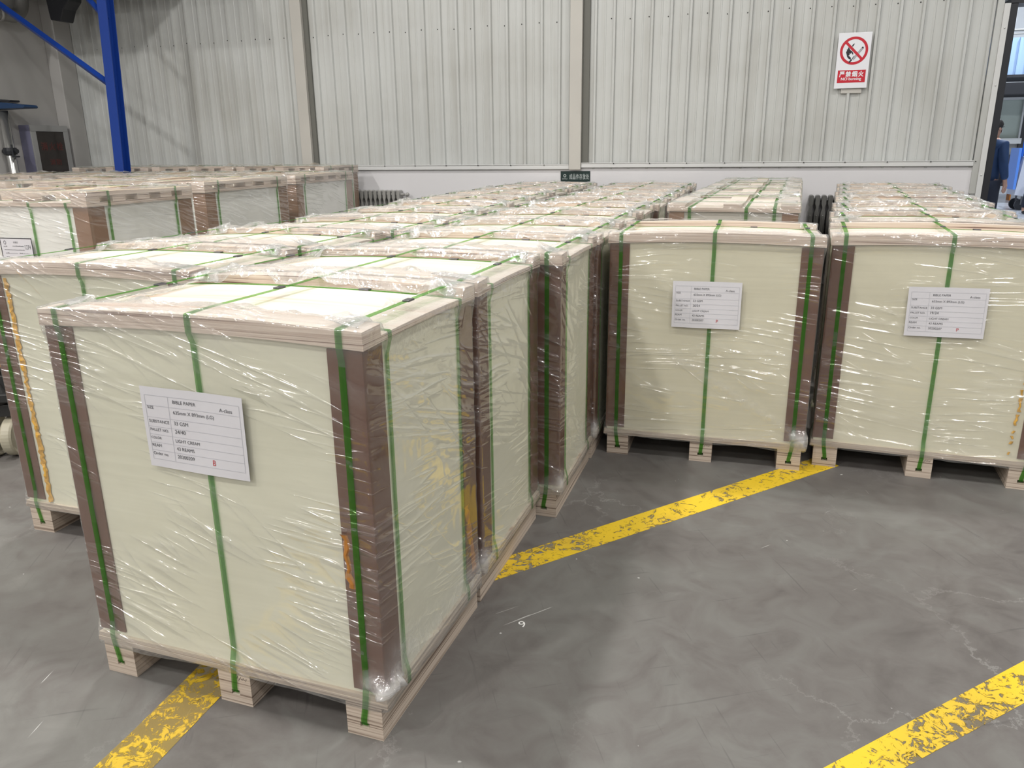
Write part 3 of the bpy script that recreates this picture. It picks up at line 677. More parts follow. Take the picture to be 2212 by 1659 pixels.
def make_cream(seed):
    root = empty('paper_pallet')
    rr = random.Random(seed); hx = PW / 2
    mb = MB(); mb.box(-hx, hx, 0, PD, 0.098, 0.1108); mb.box(-hx + 0.002, hx - 0.002, 0.002, PD - 0.003, 0.1110, ZDK); mb.build('deck_board', WOOD_DECK, root)
    for x0 in (-0.4425, -0.051, 0.3405): stringer(root, x0, 0.102, PD, 0.0978, WOOD_DECK)
    mb = MB(); mb.slab(-hx + 0.012, hx - 0.012, 0.012, PD - 0.012, lambda x, y: ZDK, lambda x, y: lid_top(x, y) - LIDT - 0.003, 14, 8); mb.build('paper_stack', PAPER, root)
    for sx in (-1, 1):
        for sy in (-1, 1):
            x = sx * (hx - 0.0075); y = 0.0075 if sy < 0 else PD - 0.0075
            corner_board(root, x, y, -sx, -sy, 0.088, 0.0042, 0.138, lid_top(x, y) - LIDT - 0.0022, CARD)
    mb = MB(); mb.slab(-hx, hx, 0, PD, lambda x, y: lid_top(x, y) - LIDT, lid_top, 18, 10); lid = mb.build('lid_board', WOOD_TOP, root)
    for y0, y1 in ((0, BD), (PD - BD, PD)):
        mb = MB(); mb.slab(-hx + 0.001, hx - 0.001, y0, y1, lambda x, y: lid_top(x, y) + 0.0003, lambda x, y: lid_top(x, y) + BATT, 18, 2); mb.build('lid_batten', WOOD_TOP, root)
    # straps front to back
    for x, xs in ((-0.402, -0.3915), (0.004, 0.0), (0.402, 0.3915)):
        bt = lid_top(x, 0.03) + BATT + 0.0012; lb = lid_top(x, 0) - LIDT
        mid = 0.0035 if abs(x) > 0.3 else 0.0085
        pts = [(xs, 0.05, 0.0365), (xs, -0.001, 0.038), (xs, -0.003, 0.052), (x * 0.992 if abs(x) > .3 else x, -0.0032, 0.097), (x, -0.0032, 0.125), (x, mid, 0.165), (x, mid, lb - 0.03), (x, -0.0022, lb - 0.001), (x, -0.0022, bt - 0.003), (x, 0.003, bt)]
        top = [(x, 0.06, lid_top(x, 0.06) + BATT + 0.0012), (x + rr.uniform(-.004, .004), PD / 2, lid_top(x, 0.06) + BATT + 0.000), (x, PD - 0.06, lid_top(x, PD - 0.06) + BATT + 0.0012)]
        bk = [(p[0], PD - p[1], p[2]) for p in pts[::-1]]
        mb = MB(); mb.ribbon(pts + top + bk, (1, 0, 0), 0.0165, 0.0011)
        ty = PD * 0.5 + rr.uniform(-0.02, 0.06); tz = lid_top(x, 0.06) + BATT
        if rr.random() < 0.75:
            q = rr.uniform(0.025, 0.06)
            mb.ribbon([(x + 0.002, ty + 0.01, tz + 0.003), (x + 0.006, ty + 0.05, tz + q * 0.5), (x + 0.015, ty + 0.09, tz + q)], (1, 0, 0), 0.0165, 0.0011)
        st = mb.build('strap', STRAP, root); seal(st, (x, ty, tz + 0.001), 'y')
    # straps across
    for y in (0.118, PD - 0.108):
        zt = lambda x: lid_top(x, y) + 0.0012
        side = [(-hx + 0.05, y, 0.0965), (-hx - 0.002, y, 0.0965), (-hx - 0.0022, y, 0.125), (-hx + 0.0085, y, 0.17), (-hx + 0.0085, y, lid_top(hx, y) - LIDT - 0.04), (-hx - 0.0022, y, lid_top(hx, y) - LIDT), (-hx - 0.0022, y, zt(hx) - 0.002)]
        top = [(-hx + 0.003 + (2 * hx - 0.006) * i / 12, y + 0.004 * math.sin(i * 0.7), zt(-hx + 2 * hx * i / 12)) for i in range(13)]
        mb = MB(); mb.ribbon(side + top + [(-p[0], p[1], p[2]) for p in side[::-1]], (0, 1, 0), 0.0155, 0.0011)
        st = mb.build('strap', STRAP, root); sx_ = rr.uniform(-0.12, 0.2)
        seal(st, (sx_, y, zt(sx_) + 0.0005), 'x')
    return root

FILMS = [make_film(PW, PD, 0.100, ZDK, cream_topf, LIDT + BATT, s, knots=[(0.91, 0.150, 0.045, 0.016)]) for s in (1, 2, 3)]
film_near = make_film(PW, PD, 0.092, ZDK, cream_topf, LIDT + BATT, 11, step=0.007, knots=[(0.875, 0.165, 0.028, 0.042), (0.940, 0.158, 0.030, 0.040), (0.905, 0.150, 0.022, 0.030)],
                      milks=[(1.02, 0.20, 0.10, 0.06, 0.42), (1.2, 0.17, 0.20, 0.05, 0.28), (1.45, 0.15, 0.12, 0.05, 0.30)], amp=0.0028)
film_20 = make_film(PW, PD, 0.095, ZDK, cream_topf, LIDT + BATT, 15, step=0.009, knots=[(0.88, 0.150, 0.045, 0.026)], rim=0.07, ruffle=0.010, rot=0.2,
                    milks=[(0.26 + 0.04 * k, 0.53 - 0.024 * k, 0.030, 0.014, 0.34) for k in range(17)])
film_19 = make_film(PW, PD, 0.095, ZDK, cream_topf, LIDT + BATT, 19, step=0.009, knots=[(0.88, 0.150, 0.040, 0.022)], rim=0.06, ruffle=0.008, rot=0.2)

def set_label(o, label): o['label'] = label
ORD = ['', 'second', 'third', 'fourth', 'fifth', 'sixth', 'seventh', 'eighth', 'ninth', 'tenth', 'eleventh']
proto = make_cream(5)
def place_cream(i, x, y, rz, label, group, film, mat=None, first=False):
    if first: o = proto
    else:
        o = proto.copy(); C.objects.link(o)
        for ch in PROTO_KIDS:
            c = ch.copy(); C.objects.link(c); c.parent = o
            for g in [k for k in PROTO_SUB if k.parent == ch]:
                d_ = g.copy(); C.objects.link(d_); d_.parent = c
    o.location = (x, y, 0); o.rotation_euler = (0, 0, rz)
    tag(o, label, 'pallet of paper', group)
    film_obj(film, mat or FILM, o)
    if 'front' in group or 'right hand' in group or 'facing' in group:
        for ch in kids(o):
            if ch.name.startswith('paper_stack'): ch.data = PAPER_Y_MESH
    return o
PAPER_Y_MESH = [c for c in kids(proto) if c.name.startswith('paper_stack')][0].data.copy(); PAPER_Y_MESH.materials[0] = PAPER_Y
PROTO_KIDS = kids(proto); PROTO_SUB = [g for k in PROTO_KIDS for g in kids(k)]

rd = random.Random(8)
# long middle row, nearest load at the front left
PX = [(-1.225, 1.462, -0.047), (-1.195, 2.115, -0.03), (-1.10, 2.765, -0.012), (-1.085, 3.415, 0), (-1.09, 4.08, 0.005), (-1.075, 4.74, 0), (-1.05, 5.395, 0), (-1.04, 6.055, -0.01), (-1.03, 6.715, 0), (-1.03, 7.375, 0.01), (-1.02, 8.03, 0)]
mid = []
for i, (x, y, rz) in enumerate(PX):
    lab = 'nearest cream paper pallet, labelled 24/40, with the large white sheet in the foreground' if i == 0 else \
          'cream paper pallet under stretch film, %s in the middle row counted from the foreground' % ORD[i] if i < 10 else 'cream paper pallet under stretch film at the wall end of the middle row'
    mid.append(place_cream(i, x, y, rz, lab, 'cream paper pallets in the middle row', film_near if i == 0 else FILMS[i % 3], first=(i == 0)))
# row on its left
BX = [(-2.18, 2.105, -0.02), (-2.125, 2.77, -0.01), (-2.03, 3.435, 0), (-2.05, 4.10, 0.005), (-2.07, 4.755, 0), (-2.10, 5.435, 0), (-2.12, 6.115, 0.01), (-2.12, 6.79, 0), (-2.11, 7.47, 0), (-2.10, 8.13, 0)]
left = []
for i, (x, y, rz) in enumerate(BX):
    lab = 'cream paper pallet with a yellow streak down its front, left behind the nearest one' if i == 0 else \
          'cream paper pallet, %s from the front in the row left of the middle one' % ORD[i] if i < 9 else 'cream paper pallet at the wall end of the row left of the middle one'
    left.append(place_cream(i, x, y, rz, lab, 'cream paper pallets in the row left of the middle', FILMS[(i + 1) % 3]))
# single load 20/34 and the right hand row
p20 = place_cream(0, -0.141, 3.509, 0.005, 'cream paper pallet labelled 20/34, standing alone in front of the pallets with plank tops', 'cream paper pallets facing the open floor', film_20, FILM_R)
RXS = [(0.802, 3.572, -0.07), (0.872, 4.262, -0.05), (0.957, 5.03, -0.04), (1.032, 5.755, -0.05), (1.10, 6.47, -0.04), (1.168, 7.16, -0.05), (1.245, 7.93, -0.04)]
right = []
for i, (x, y, rz) in enumerate(RXS):
    lab = 'cream paper pallet labelled 19/34, at the front of the right hand row' if i == 0 else \
          'cream paper pallet, %s from the front in the right hand row' % ORD[i] if i < 6 else 'cream paper pallet at the wall end of the right hand row, beside the radiator'
    right.append(place_cream(i, x, y, rz, lab, 'cream paper pallets in the right hand row', film_19 if i == 0 else FILMS[(i + 2) % 3], FILM_R if i == 0 else None))
label_sheet(mid[0], -0.018, 0.773, -0.015, -0.0018, rows_for('24/40', '20200209'), 'B')
label_sheet(p20, -0.015, 0.7465, 0.0046, -0.0018, rows_for('20/34', '20200207'), 'P')
label_sheet(right[0], 0.0124, 0.7476, 0.019, -0.0018, rows_for('19/34', '20200207'), 'P')

# paint and glue streaks that belong to their load
def streak(parent, name, mat, x0, x1, z0, z1, w0, seed, gaps=0.0, y=0.0085, side=None):
    rr = random.Random(seed); n = int(abs(z1 - z0) / 0.012); mb = MB(); vs = []
    for k in range(n + 1):
        t = k / n; xc = x0 + (x1 - x0) * t + rr.uniform(-0.004, 0.004); z = z0 + (z1 - z0) * t; ww = w0 * rr.uniform(0.55, 1.25) / 2; b = rr.uniform(0.0, 0.004)
        if side is None: vs += [(xc - ww, y, z), (xc + ww, y, z), (xc + ww * 0.4, y - 0.002 - b, z), (xc - ww * 0.4, y - 0.002 - b, z)]
        else: vs += [(side, xc + ww, z), (side, xc - ww, z), (side + 0.001 + b * .4, xc - ww * 0.4, z), (side + 0.001 + b * .4, xc + ww * 0.4, z)]
    fs = []
    for k in range(n):
        if gaps and rr.random() < gaps: continue
        a, b = k * 4, k * 4 + 4
        for q in range(4): fs.append((a + q, a + (q + 1) % 4, b + (q + 1) % 4, b + q))
    mb.add(vs, fs); o = mb.build(name, mat, parent); return o
s_ = streak(left[0], 'paint_streak', TAPE, -0.345, -0.335, 1.00, 0.13, 0.022, 4); s_['label'] = 'yellow streak down the paper'
s_ = streak(right[0], 'paint_streak', TAPE, 0.345, 0.330, 0.62, 0.15, 0.013, 9, gaps=0.35); s_['label'] = 'dotted orange streak'
s_ = streak(mid[0], 'paint_streak', ORANGE, 0.545, 0.595, 0.40, 0.16, 0.032, 12, side=PW / 2 - 0.0072); s_['label'] = 'orange stain on the rear corner board'
s_ = streak(mid[0], 'paint_streak', ORANGE, 0.372, 0.380, 0.56, 0.42, 0.020, 14, y=0.0072)
# felt pen scribbles on the middle stringers
for r_ in (mid[0], p20, right[0]):
    q = MB(); rr = random.Random(2)
    for k in range(7):
        x = 0.010 + k * 0.0045; q.ribbon([(x, -0.0004, 0.078 + rr.uniform(-.004, .004)), (x + 0.003, -0.0004, 0.086 + rr.uniform(-.004, .004))], (1, 0, 0), 0.0012, 0.0003)
    q.build('pen_mark', SIGNB, r_)

# ------------------------------------------------------------------ loads with plank topped lids (skid boards running front to back)
def make_skid(W, D, H, paper, card, leg, leg_y, lid_th, blk, nblk, plank_w, plank_t, strap_x, strap_y, seed, film_seed, inset=0.0):
    root = empty('paper_pallet'); hx = W / 2; rr = random.Random(seed)
    base = H - plank_t - blk
    mb = MB(); mb.box(-hx, hx, 0, D, 0.10, 0.125); mb.build('deck_board', WOOD_OLD, root)
    for x0 in (-hx + 0.01, -0.05, hx - 0.11): stringer(root, x0, 0.10, D, 0.0998, WOOD_OLD)
    mb = MB(); mb.box(-hx + 0.014, hx - 0.014, 0.014, D - 0.014, 0.1252, base - lid_th - 0.002); mb.build('paper_stack', paper, root)
    for sx in (-1, 1):
        for sy in (-1, 1):
            corner_board(root, sx * (hx - 0.009), 0.009 if sy < 0 else D - 0.009, -sx, -sy, leg, 0.0045, 0.14, base - lid_th - 0.003, card, leg_y)
    mb = MB(); mb.box(-hx, hx, 0, D, base - lid_th, base); mb.build('lid_board', WOOD_TOP, root)
    for xc in (-hx + plank_w / 2, 0.0, hx - plank_w / 2):
        mb = MB()
        if blk > 0:
            for k in range(nblk):
                yc = 0.05 + (D - 0.10) * k / (nblk - 1); mb.box(xc - plank_w / 2 + 0.002, xc + plank_w / 2 - 0.002, yc - 0.05, yc + 0.05, base + 0.0003, base + blk - 0.0003)
            mb.build('spacer_blocks', WOOD_OLD, root); mb = MB()
        mb.slab(xc - plank_w / 2, xc + plank_w / 2, inset, D - inset, lambda x, y: base + blk, lambda x, y: H + 0.004 * math.sin(y * 6 + xc * 9 + seed), 2, 12)
        mb.build('lid_plank', WOOD_OLD if blk > 0 else WOOD_TOP, root)
    topz = H + 0.006
    for x in strap_x:
        pts = [(x, -0.003, 0.09), (x, -0.003, 0.13), (x, 0.008, 0.18), (x, 0.008, base - lid_th - 0.03), (x, -0.003, base - lid_th), (x, -0.003, base + 0.001), (x, 0.0, base + 0.0015), (x, 0.04, base + 0.0015)]
        mb = MB(); mb.ribbon(pts + [(p[0], D - p[1], p[2]) for p in pts[::-1]], (1, 0, 0), 0.018, 0.0012); mb.build('strap', STRAP, root)
    for y in strap_y:
        pts = [(-hx - 0.003, y, 0.09), (-hx - 0.003, y, 0.13), (-hx + 0.008, y, 0.18), (-hx + 0.008, y, base - lid_th - 0.03), (-hx - 0.003, y, base - lid_th), (-hx - 0.003, y, topz - 0.001), (-hx, y, topz)]
        mb = MB(); mb.ribbon(pts + [(-p[0], p[1], p[2]) for p in pts[::-1]], (0, 1, 0), 0.018, 0.0012); mb.build('strap', STRAP, root)
    me = make_film(W, D, 0.105, 0.125, lambda x, y: H + 0.004, lid_th + blk + plank_t, film_seed, step=0.02, rim=0.16, ruffle=0.028, amp=0.004)
    film_obj(me, FILM, root)
    return root

def place_copy(protoo, x, y, rz, label, group, cat='pallet of paper', first=False):
    o = protoo if first else copy_tree(protoo)
    o.location = (x, y, 0); o.rotation_euler = (0, 0, rz); tag(o, label, cat, group); return o

# short column behind the 20/34 load
cp_ = make_skid(0.72, 0.93, 1.110, PAPER_B, CARD_T, 0.085, 0.09, 0.022, 0.0, 0, 0.10, 0.018, (-0.235, 0.075, 0.225), (0.16, 0.77), 2, 31)
for i, (x, y, lab) in enumerate([(-0.095, 4.60, 'off-white paper pallet with three planks on its lid, directly behind the 20/34 pallet'), (-0.04, 5.60, 'off-white paper pallet with three planks on its lid, second behind the 20/34 pallet'),
                         (0.015, 6.60, 'off-white paper pallet with three planks on its lid, third behind the 20/34 pallet'), (0.07, 7.60, 'off-white paper pallet with three planks on its lid, against the wall beside the radiator')]):
    place_copy(cp_, x, y, -0.04, lab, 'plank topped pallets behind the 20/34 pallet', first=(i == 0))

# far left block of taller greyish loads
lp = make_skid(0.95, 0.90, 1.21, PAPER_W, CARD_T, 0.105, 0.125, 0.022, 0.034, 5, 0.11, 0.022, (-0.30, 0.055, 0.325), (0.165, 0.735), 3, 41)
lp2 = make_skid(0.95, 1.16, 1.215, PAPER_W, CARD_T, 0.105, 0.125, 0.022, 0.034, 5, 0.11, 0.022, (-0.30, 0.055, 0.325), (0.165, 0.995), 6, 43)
lp4 = make_skid(1.12, 0.80, 1.262, PAPER_W, CARD_T, 0.105, 0.10, 0.022, 0.034, 4, 0.11, 0.022, (-0.35, 0.0, 0.35), (0.15, 0.65), 7, 45)
G = 'grey-white paper pallets in the far left block'
L1 = place_copy(lp, -4.055, 3.60, 0.0, 'grey-white paper pallet with the handwritten 1274 sheet, nearest of the far left block', G, first=True)
first2 = True
for (x, y, lab) in [(-4.33, 4.97, 'grey-white paper pallet directly behind the one with the 1274 sheet'), (-5.36, 4.99, 'grey-white paper pallet at the left picture edge, one row behind the 1274 sheet pallet'),
                    (-4.46, 6.42, 'grey-white paper pallet right of its row, two behind the 1274 sheet pallet'), (-5.50, 6.44, 'grey-white paper pallet second from the right in the row two behind the 1274 sheet'),
                    (-6.54, 6.43, 'grey-white paper pallet third from the right in the row two behind the 1274 sheet'), (-7.58, 6.45, 'grey-white paper pallet nearest the left wall in the row two behind the 1274 sheet')]:
    place_copy(lp2, x, y, 0.03, lab, G, first=first2); first2 = False
first4 = True
for (x, y, lab) in [(-5.07, 7.87, 'tall grey-white paper pallet against the back wall, left of the silver radiator'), (-6.24, 7.885, 'tall grey-white paper pallet against the back wall, middle of its three'),
                    (-7.41, 7.88, 'tall grey-white paper pallet against the back wall beside the blue post')]:
    place_copy(lp4, x, y, 0.0, lab, G, first=first4); first4 = False
# its small framed sheet
def small_sheet(parent):
    cx, cz, w_, h_, y = -0.084, 0.865, 0.242, 0.172, -0.006
    mb = MB(); mb.box(cx - w_ / 2, cx + w_ / 2, y, y + 0.0006, cz - h_ / 2, cz + h_ / 2); sh = mb.build('label_sheet', SHEET, parent)
    fr = MB(); t_ = 0.005
    for a in ((-1, 1, 1), (-1, 1, -1)):
        z = cz + a[2] * (h_ / 2 - t_ / 2); fr.box(cx - w_ / 2, cx + w_ / 2, y - 0.0006, y - 0.0002, z - t_ / 2, z + t_ / 2)
    for s in (-1, 1):
        x = cx + s * (w_ / 2 - t_ / 2); fr.box(x - t_ / 2, x + t_ / 2, y - 0.0006, y - 0.0002, cz - h_ / 2, cz + h_ / 2)
    fr.build('black_border', SIGNB, sh)
    tx = MB(); y2 = y - 0.0007
    put_text(tx, '合格证', cx - 0.022, cz + 0.055, y2, width=0.036)
    put_text(tx, '1274', cx + 0.062, cz + 0.020, y2, width=0.044, height=0.026)
    ring = [(cx - 0.085 + 0.0095 * math.cos(a * math.pi / 8), cz + 0.058 + 0.0115 * math.sin(a * math.pi / 8)) for a in range(17)]
    for a in range(16):
        (xa, za), (xb, zb) = ring[a], ring[a + 1]; c0 = (cx - 0.085, cz + 0.058)
        k = 0.72; tx.add([(xa, y2, za), (xb, y2, zb), (c0[0] + (xb - c0[0]) * k, y2, c0[1] + (zb - c0[1]) * k), (c0[0] + (xa - c0[0]) * k, y2, c0[1] + (za - c0[1]) * k)], [(0, 1, 2, 3)])
    rr = random.Random(4)
    def dashes(x0, x1, z, hh):
        x = x0
        while x < x1:
            l = rr.uniform(0.003, 0.007); tx.box(x, x + l, y2, y2 + 0.0002, z, z + hh * rr.uniform(0.5, 1)); x += l + 0.0025
    dashes(cx - 0.098, cx - 0.072, cz + 0.034, 0.005); dashes(cx - 0.03, cx + 0.055, cz + 0.036, 0.005); dashes(cx - 0.098, cx + 0.055, cz + 0.014, 0.0045)
    for z in (-0.006, -0.028, -0.052):
        dashes(cx - 0.09, cx - 0.07, cz + z, 0.006); tx.box(cx - 0.065, cx + 0.0, y2, y2 + 0.0002, cz + z, cz + z + 0.0012); dashes(cx + 0.015, cx + 0.035, cz + z, 0.006); dashes(cx + 0.04, cx + 0.085, cz + z, 0.003)
    tx.build('lettering', INK, sh)
small_sheet(L1)

# ------------------------------------------------------------------ signs on the back wall
def disc_pts(cx, cz, r, n=48, a0=0): return [(cx + r * math.cos(a0 + 2 * math.pi * k / n), cz + r * math.sin(a0 + 2 * math.pi * k / n)) for k in range(n)]
def no_burning_sign():
    x0, x1, z0, z1 = 0.712, 1.014, 1.965, 2.475; yb = WY - 0.034; cx = (x0 + x1) / 2; y = yb - 0.0125
    e = empty('warning_sign', (cx, yb, z0), label='white no-burning warning sign with red banner on the ribbed wall', cat='sign')
    B = lambda mb, nm, mt, lb=None: (mb.add([], []), mb.build(nm, mt, e))[1]
    L = lambda pts: [(a - cx, b - z0) for a, b in pts]
    mb = MB(); mb.box(x0 - cx, x1 - cx, -0.012, 0, 0, z1 - z0); mb.build('sign_board', SIGNW, e, bevel=0.002)
    mb = MB(); mb.box(-0.08, 0.11, 0.006, 0.030, -0.045, 0.05); mb.build('backing_strip', POSTM, e)
    yy = -0.0128; c0 = (0.0, 0.345)
    ro, ri = 0.128, 0.104; mb = MB(); o_ = disc_pts(*c0, ro, 64); i_ = disc_pts(*c0, ri, 64)
    for k in range(64):
        j = (k + 1) % 64; mb.add([(o_[k][0], yy, o_[k][1]), (o_[j][0], yy, o_[j][1]), (i_[j][0], yy, i_[j][1]), (i_[k][0], yy, i_[k][1])], [(0, 1, 2, 3)])
    a = math.radians(135); dx, dz = math.cos(a), math.sin(a); px, pz = -dz, dx; r_ = 0.108; t_ = 0.0115
    mb.add([(c0[0] + dx * r_ * s + px * t_ * q, yy - 0.0008, c0[1] + dz * r_ * s + pz * t_ * q) for s, q in ((1, 1), (1, -1), (-1, -1), (-1, 1))], [(0, 1, 2, 3)])
    mb.build('prohibition_ring', SIGNR, e)
    # flame and match
    mb = MB(); fl_ = [(-0.018, 0.262), (-0.040, 0.272), (-0.056, 0.288), (-0.066, 0.318), (-0.072, 0.335), (-0.064, 0.345), (-0.066, 0.362), (-0.058, 0.358), (-0.054, 0.380), (-0.046, 0.372), (-0.034, 0.352), (-0.014, 0.338), (-0.004, 0.322), (-0.006, 0.306),
             (-0.016, 0.318), (-0.020, 0.330), (-0.028, 0.318), (-0.038, 0.322), (-0.036, 0.308), (-0.048, 0.300), (-0.034, 0.294), (-0.024, 0.284)]
    mb.add([(a_, yy - 0.0003, b_) for a_, b_ in fl_], [tuple(range(len(fl_)))])
    tip = [(-0.026, 0.382), (-0.014, 0.404), (0.000, 0.412), (-0.003, 0.398), (-0.012, 0.384)]; mb.add([(a_, yy - 0.0003, b_) for a_, b_ in tip], [tuple(range(5))])
    def bar(xa, za, xb, zb, t0, t1, m=mb):
        d_ = Vector((xb - xa, zb - za)).normalized(); p_ = Vector((-d_.y, d_.x))
        m.add([(xa + p_.x * t0, yy - 0.0003, za + p_.y * t0), (xb + p_.x * t1, yy - 0.0003, zb + p_.y * t1), (xb - p_.x * t1, yy - 0.0003, zb - p_.y * t1), (xa - p_.x * t0, yy - 0.0003, za - p_.y * t0)], [(0, 1, 2, 3)])
    bar(-0.036, 0.238, -0.014, 0.262, 0.0075, 0.0065); bar(-0.014, 0.262, 0.004, 0.296, 0.003, 0.002)
    for off in (-0.0085, -0.003, 0.003, 0.0085):
        q = 0.707 * off; bar(-0.004 - q, 0.264 + q, 0.080 - q, 0.372 + q, 0.0011, 0.0011)
    bar(0.074, 0.366, 0.082, 0.376, 0.0095, 0.005)
    mb.build('flame_pictogram', SIGNB, e)
    mb = MB(); mb.box(-0.128, 0.128, yy - 0.0006, yy, 0.052, 0.168); mb.build('banner', SIGNR, e)
    mb = MB()
    for k, ch in enumerate('严禁烟火'):
        for q, (sx_, sz_) in enumerate(((0, 0), (0.0022, 0), (-0.0022, 0), (0, 0.0018), (0, -0.0018))): put_text(mb, ch, -0.111 + k * 0.058 + sx_, 0.106 + sz_, yy - 0.0012 - q * 0.00012, width=0.046, height=0.050)
    for q, sx_ in enumerate((0, 0.0012, -0.0012)): put_text(mb, 'NO burning', -0.092 + sx_, 0.066, yy - 0.0012 - q * 0.00012, width=0.184)
    mb.build('lettering', SIGNW, e)
no_burning_sign()

def green_sign():
    x0, x1, z0, z1 = -2.083, -1.745, 1.058, 1.178; cx = (x0 + x1) / 2; yb = WY - 0.021
    e = empty('storage_sign', (cx, yb, z0), label='small dark green storage area sign with pale characters under the flashing', cat='sign')
    mb = MB(); mb.box(x0 - cx, x1 - cx, -0.008, 0, 0, z1 - z0); mb.build('sign_board', SIGNG, e, bevel=0.001)
    mb = MB()
    for a in (0.006, 0.111): mb.box(-0.160, 0.160, -0.0088, -0.008, a, a + 0.0015)
    for a in (-0.1615, 0.160): mb.box(a, a + 0.0015, -0.0088, -0.008, 0.006, 0.1125)
    mb.build('border', BLACKP, e)
    mb = MB(); yy = -0.0088
    o_ = disc_pts(-0.120, 0.070, 0.017, 32); i_ = disc_pts(-0.120, 0.070, 0.0095, 32)
    for k in range(32):
        j = (k + 1) % 32; mb.add([(o_[k][0], yy, o_[k][1]), (o_[j][0], yy, o_[j][1]), (i_[j][0], yy, i_[j][1]), (i_[k][0], yy, i_[k][1])], [(0, 1, 2, 3)])
    mb.build('ring_logo', SIGNL, e)
    mb = MB(); put_text(mb, 'BOHUI', -0.148, 0.030, yy, width=0.056, height=0.014)
    for k, ch in enumerate('成品件存放处'): (put_text(mb, ch, -0.068 + k * 0.0385, 0.030, yy, width=0.032, height=0.060), put_text(mb, ch, -0.067 + k * 0.0385, 0.0305, yy - 0.0001, width=0.032, height=0.060))
    mb.build('lettering', SIGNL, e)
green_sign()

# ------------------------------------------------------------------ radiators
def radiator(name, x0, n, pitch, ztop, zb, mat, lab, sw, y=WY - 0.085, valve=True):
    e = empty(name, (x0, y, 0), label=lab, cat='radiator', group=None)
    for k in range(n):
        x = k * pitch; mb = MB(); h = sw * 0.5
        prof = [(-h * .95, ztop - 0.010), (-h * .5, ztop), (h * .5, ztop), (h * .95, ztop - 0.010), (h, ztop - 0.09), (h * 0.55, ztop - 0.12), (h * 0.55, ztop - 0.14), (h, ztop - 0.18), (h, zb + 0.12), (h * .95, zb + 0.01), (h * .5, zb), (-h * .5, zb), (-h * .95, zb + 0.01), (-h, zb + 0.12),
                (-h, ztop - 0.18), (-h * 0.55, ztop - 0.14), (-h * 0.55, ztop - 0.12), (-h, ztop - 0.09)]
        mb.prism([(x + a, b) for a, b in prof], -0.055, 0.055)
        mb.box(x - h * 0.35, x + h * 0.35, -0.064, -0.055, zb + 0.1, ztop - 0.2)
        mb.build('radiator_section', mat, e, bevel=0.004)
    mb = MB(); mb.tube([(-pitch * .4, 0, ztop - 0.05), ((n - 1) * pitch + 0.06, 0, ztop - 0.05)], 0.017, 10); mb.tube([(-pitch * .4, 0, zb + 0.06), ((n - 1) * pitch + 0.03, 0, zb + 0.06)], 0.017, 10)
    mb.build('header_pipe', mat, e, smooth=True)
    if valve:
        xx = (n - 1) * pitch + 0.085; mb = MB(); mb.tube([(xx - 0.03, 0, ztop - 0.05), (xx, 0, ztop - 0.05), (xx + 0.012, 0, ztop - 0.07), (xx + 0.012, 0, 0.0)], 0.013, 10)
        mb.lathe([(0.024, 0), (0.026, 0.012), (0.010, 0.03)], 'x', (xx + 0.01, 0, ztop - 0.05), 14); mb.build('valve_pipe', mat, e, smooth=True)
radiator('radiator', -4.60, 10, 0.0605, 0.965, 0.14, RADS, 'silver cast iron radiator on the white wall beside the far left block', 0.040)
radiator('radiator', 0.60, 6, 0.062, 0.935, 0.14, RADM, 'dark grey cast iron radiator between the plank topped pallets and the right row', 0.046, valve=False)

# ------------------------------------------------------------------ fire cabinet on the left wall
def fire_cabinet():
    x0, y0, y1, z1 = -8.797, 7.98, 8.55, 1.775; dp = 0.17
    LAV = principled('lavender_grey_enamel', (0.155, 0.155, 0.23), 0.25); FRM = principled('brushed_aluminium', (0.36, 0.36, 0.36), 0.35, metal=0.4)
    e = empty('fire_cabinet', (x0, y0, 0.85), label='wall fire cabinet with dark glass door and faded red characters', cat='cabinet')
    h = z1 - 0.85; L_ = y1 - y0
    mb = MB(); mb.box(0, dp, 0, L_, 0, h); mb.build('body', LAV, e, bevel=0.006)
    mb = MB(); f = 0.075
    for (a, b, c, d_) in ((0, L_, 0, f), (0, L_, h - f, h), (0, f, f, h - f), (L_ - f, L_, f, h - f)): mb.box(dp, dp + 0.018, a, b, c, d_)
    dr = mb.build('door', FRM, e, bevel=0.003)
    mb = MB(); mb.box(dp + 0.001, dp + 0.008, f, L_ - f, f, h - f); mb.build('glass_pane', principled('dark_glass', (0.030, 0.024, 0.022), 0.12), dr)
    mb = MB(); mb.tube([(dp + 0.03, L_ - 0.24, 0.34), (dp + 0.03, L_ - 0.12, 0.34)], 0.006, 8); mb.build('handle', FRM, dr)
    tx = MB(); FR = principled('faded_red_paint', (0.105, 0.018, 0.014), 0.6)
    for k, ch in enumerate('消火栓'):
        v, f_ = text_verts(ch, width=0.10, height=0.10, offset=0.01); tx.add([(dp + 0.009, 0.12 + k * 0.12 + a, 0.62 + b) for a, b in v], f_)
    for k, ch in enumerate('消防'):
        v, f_ = text_verts(ch, width=0.08, height=0.075, offset=0.01); tx.add([(dp + 0.009, 0.22 + k * 0.10 + a, 0.44 + b) for a, b in v], f_)
    tx.build('lettering', FR, dr)
fire_cabinet()

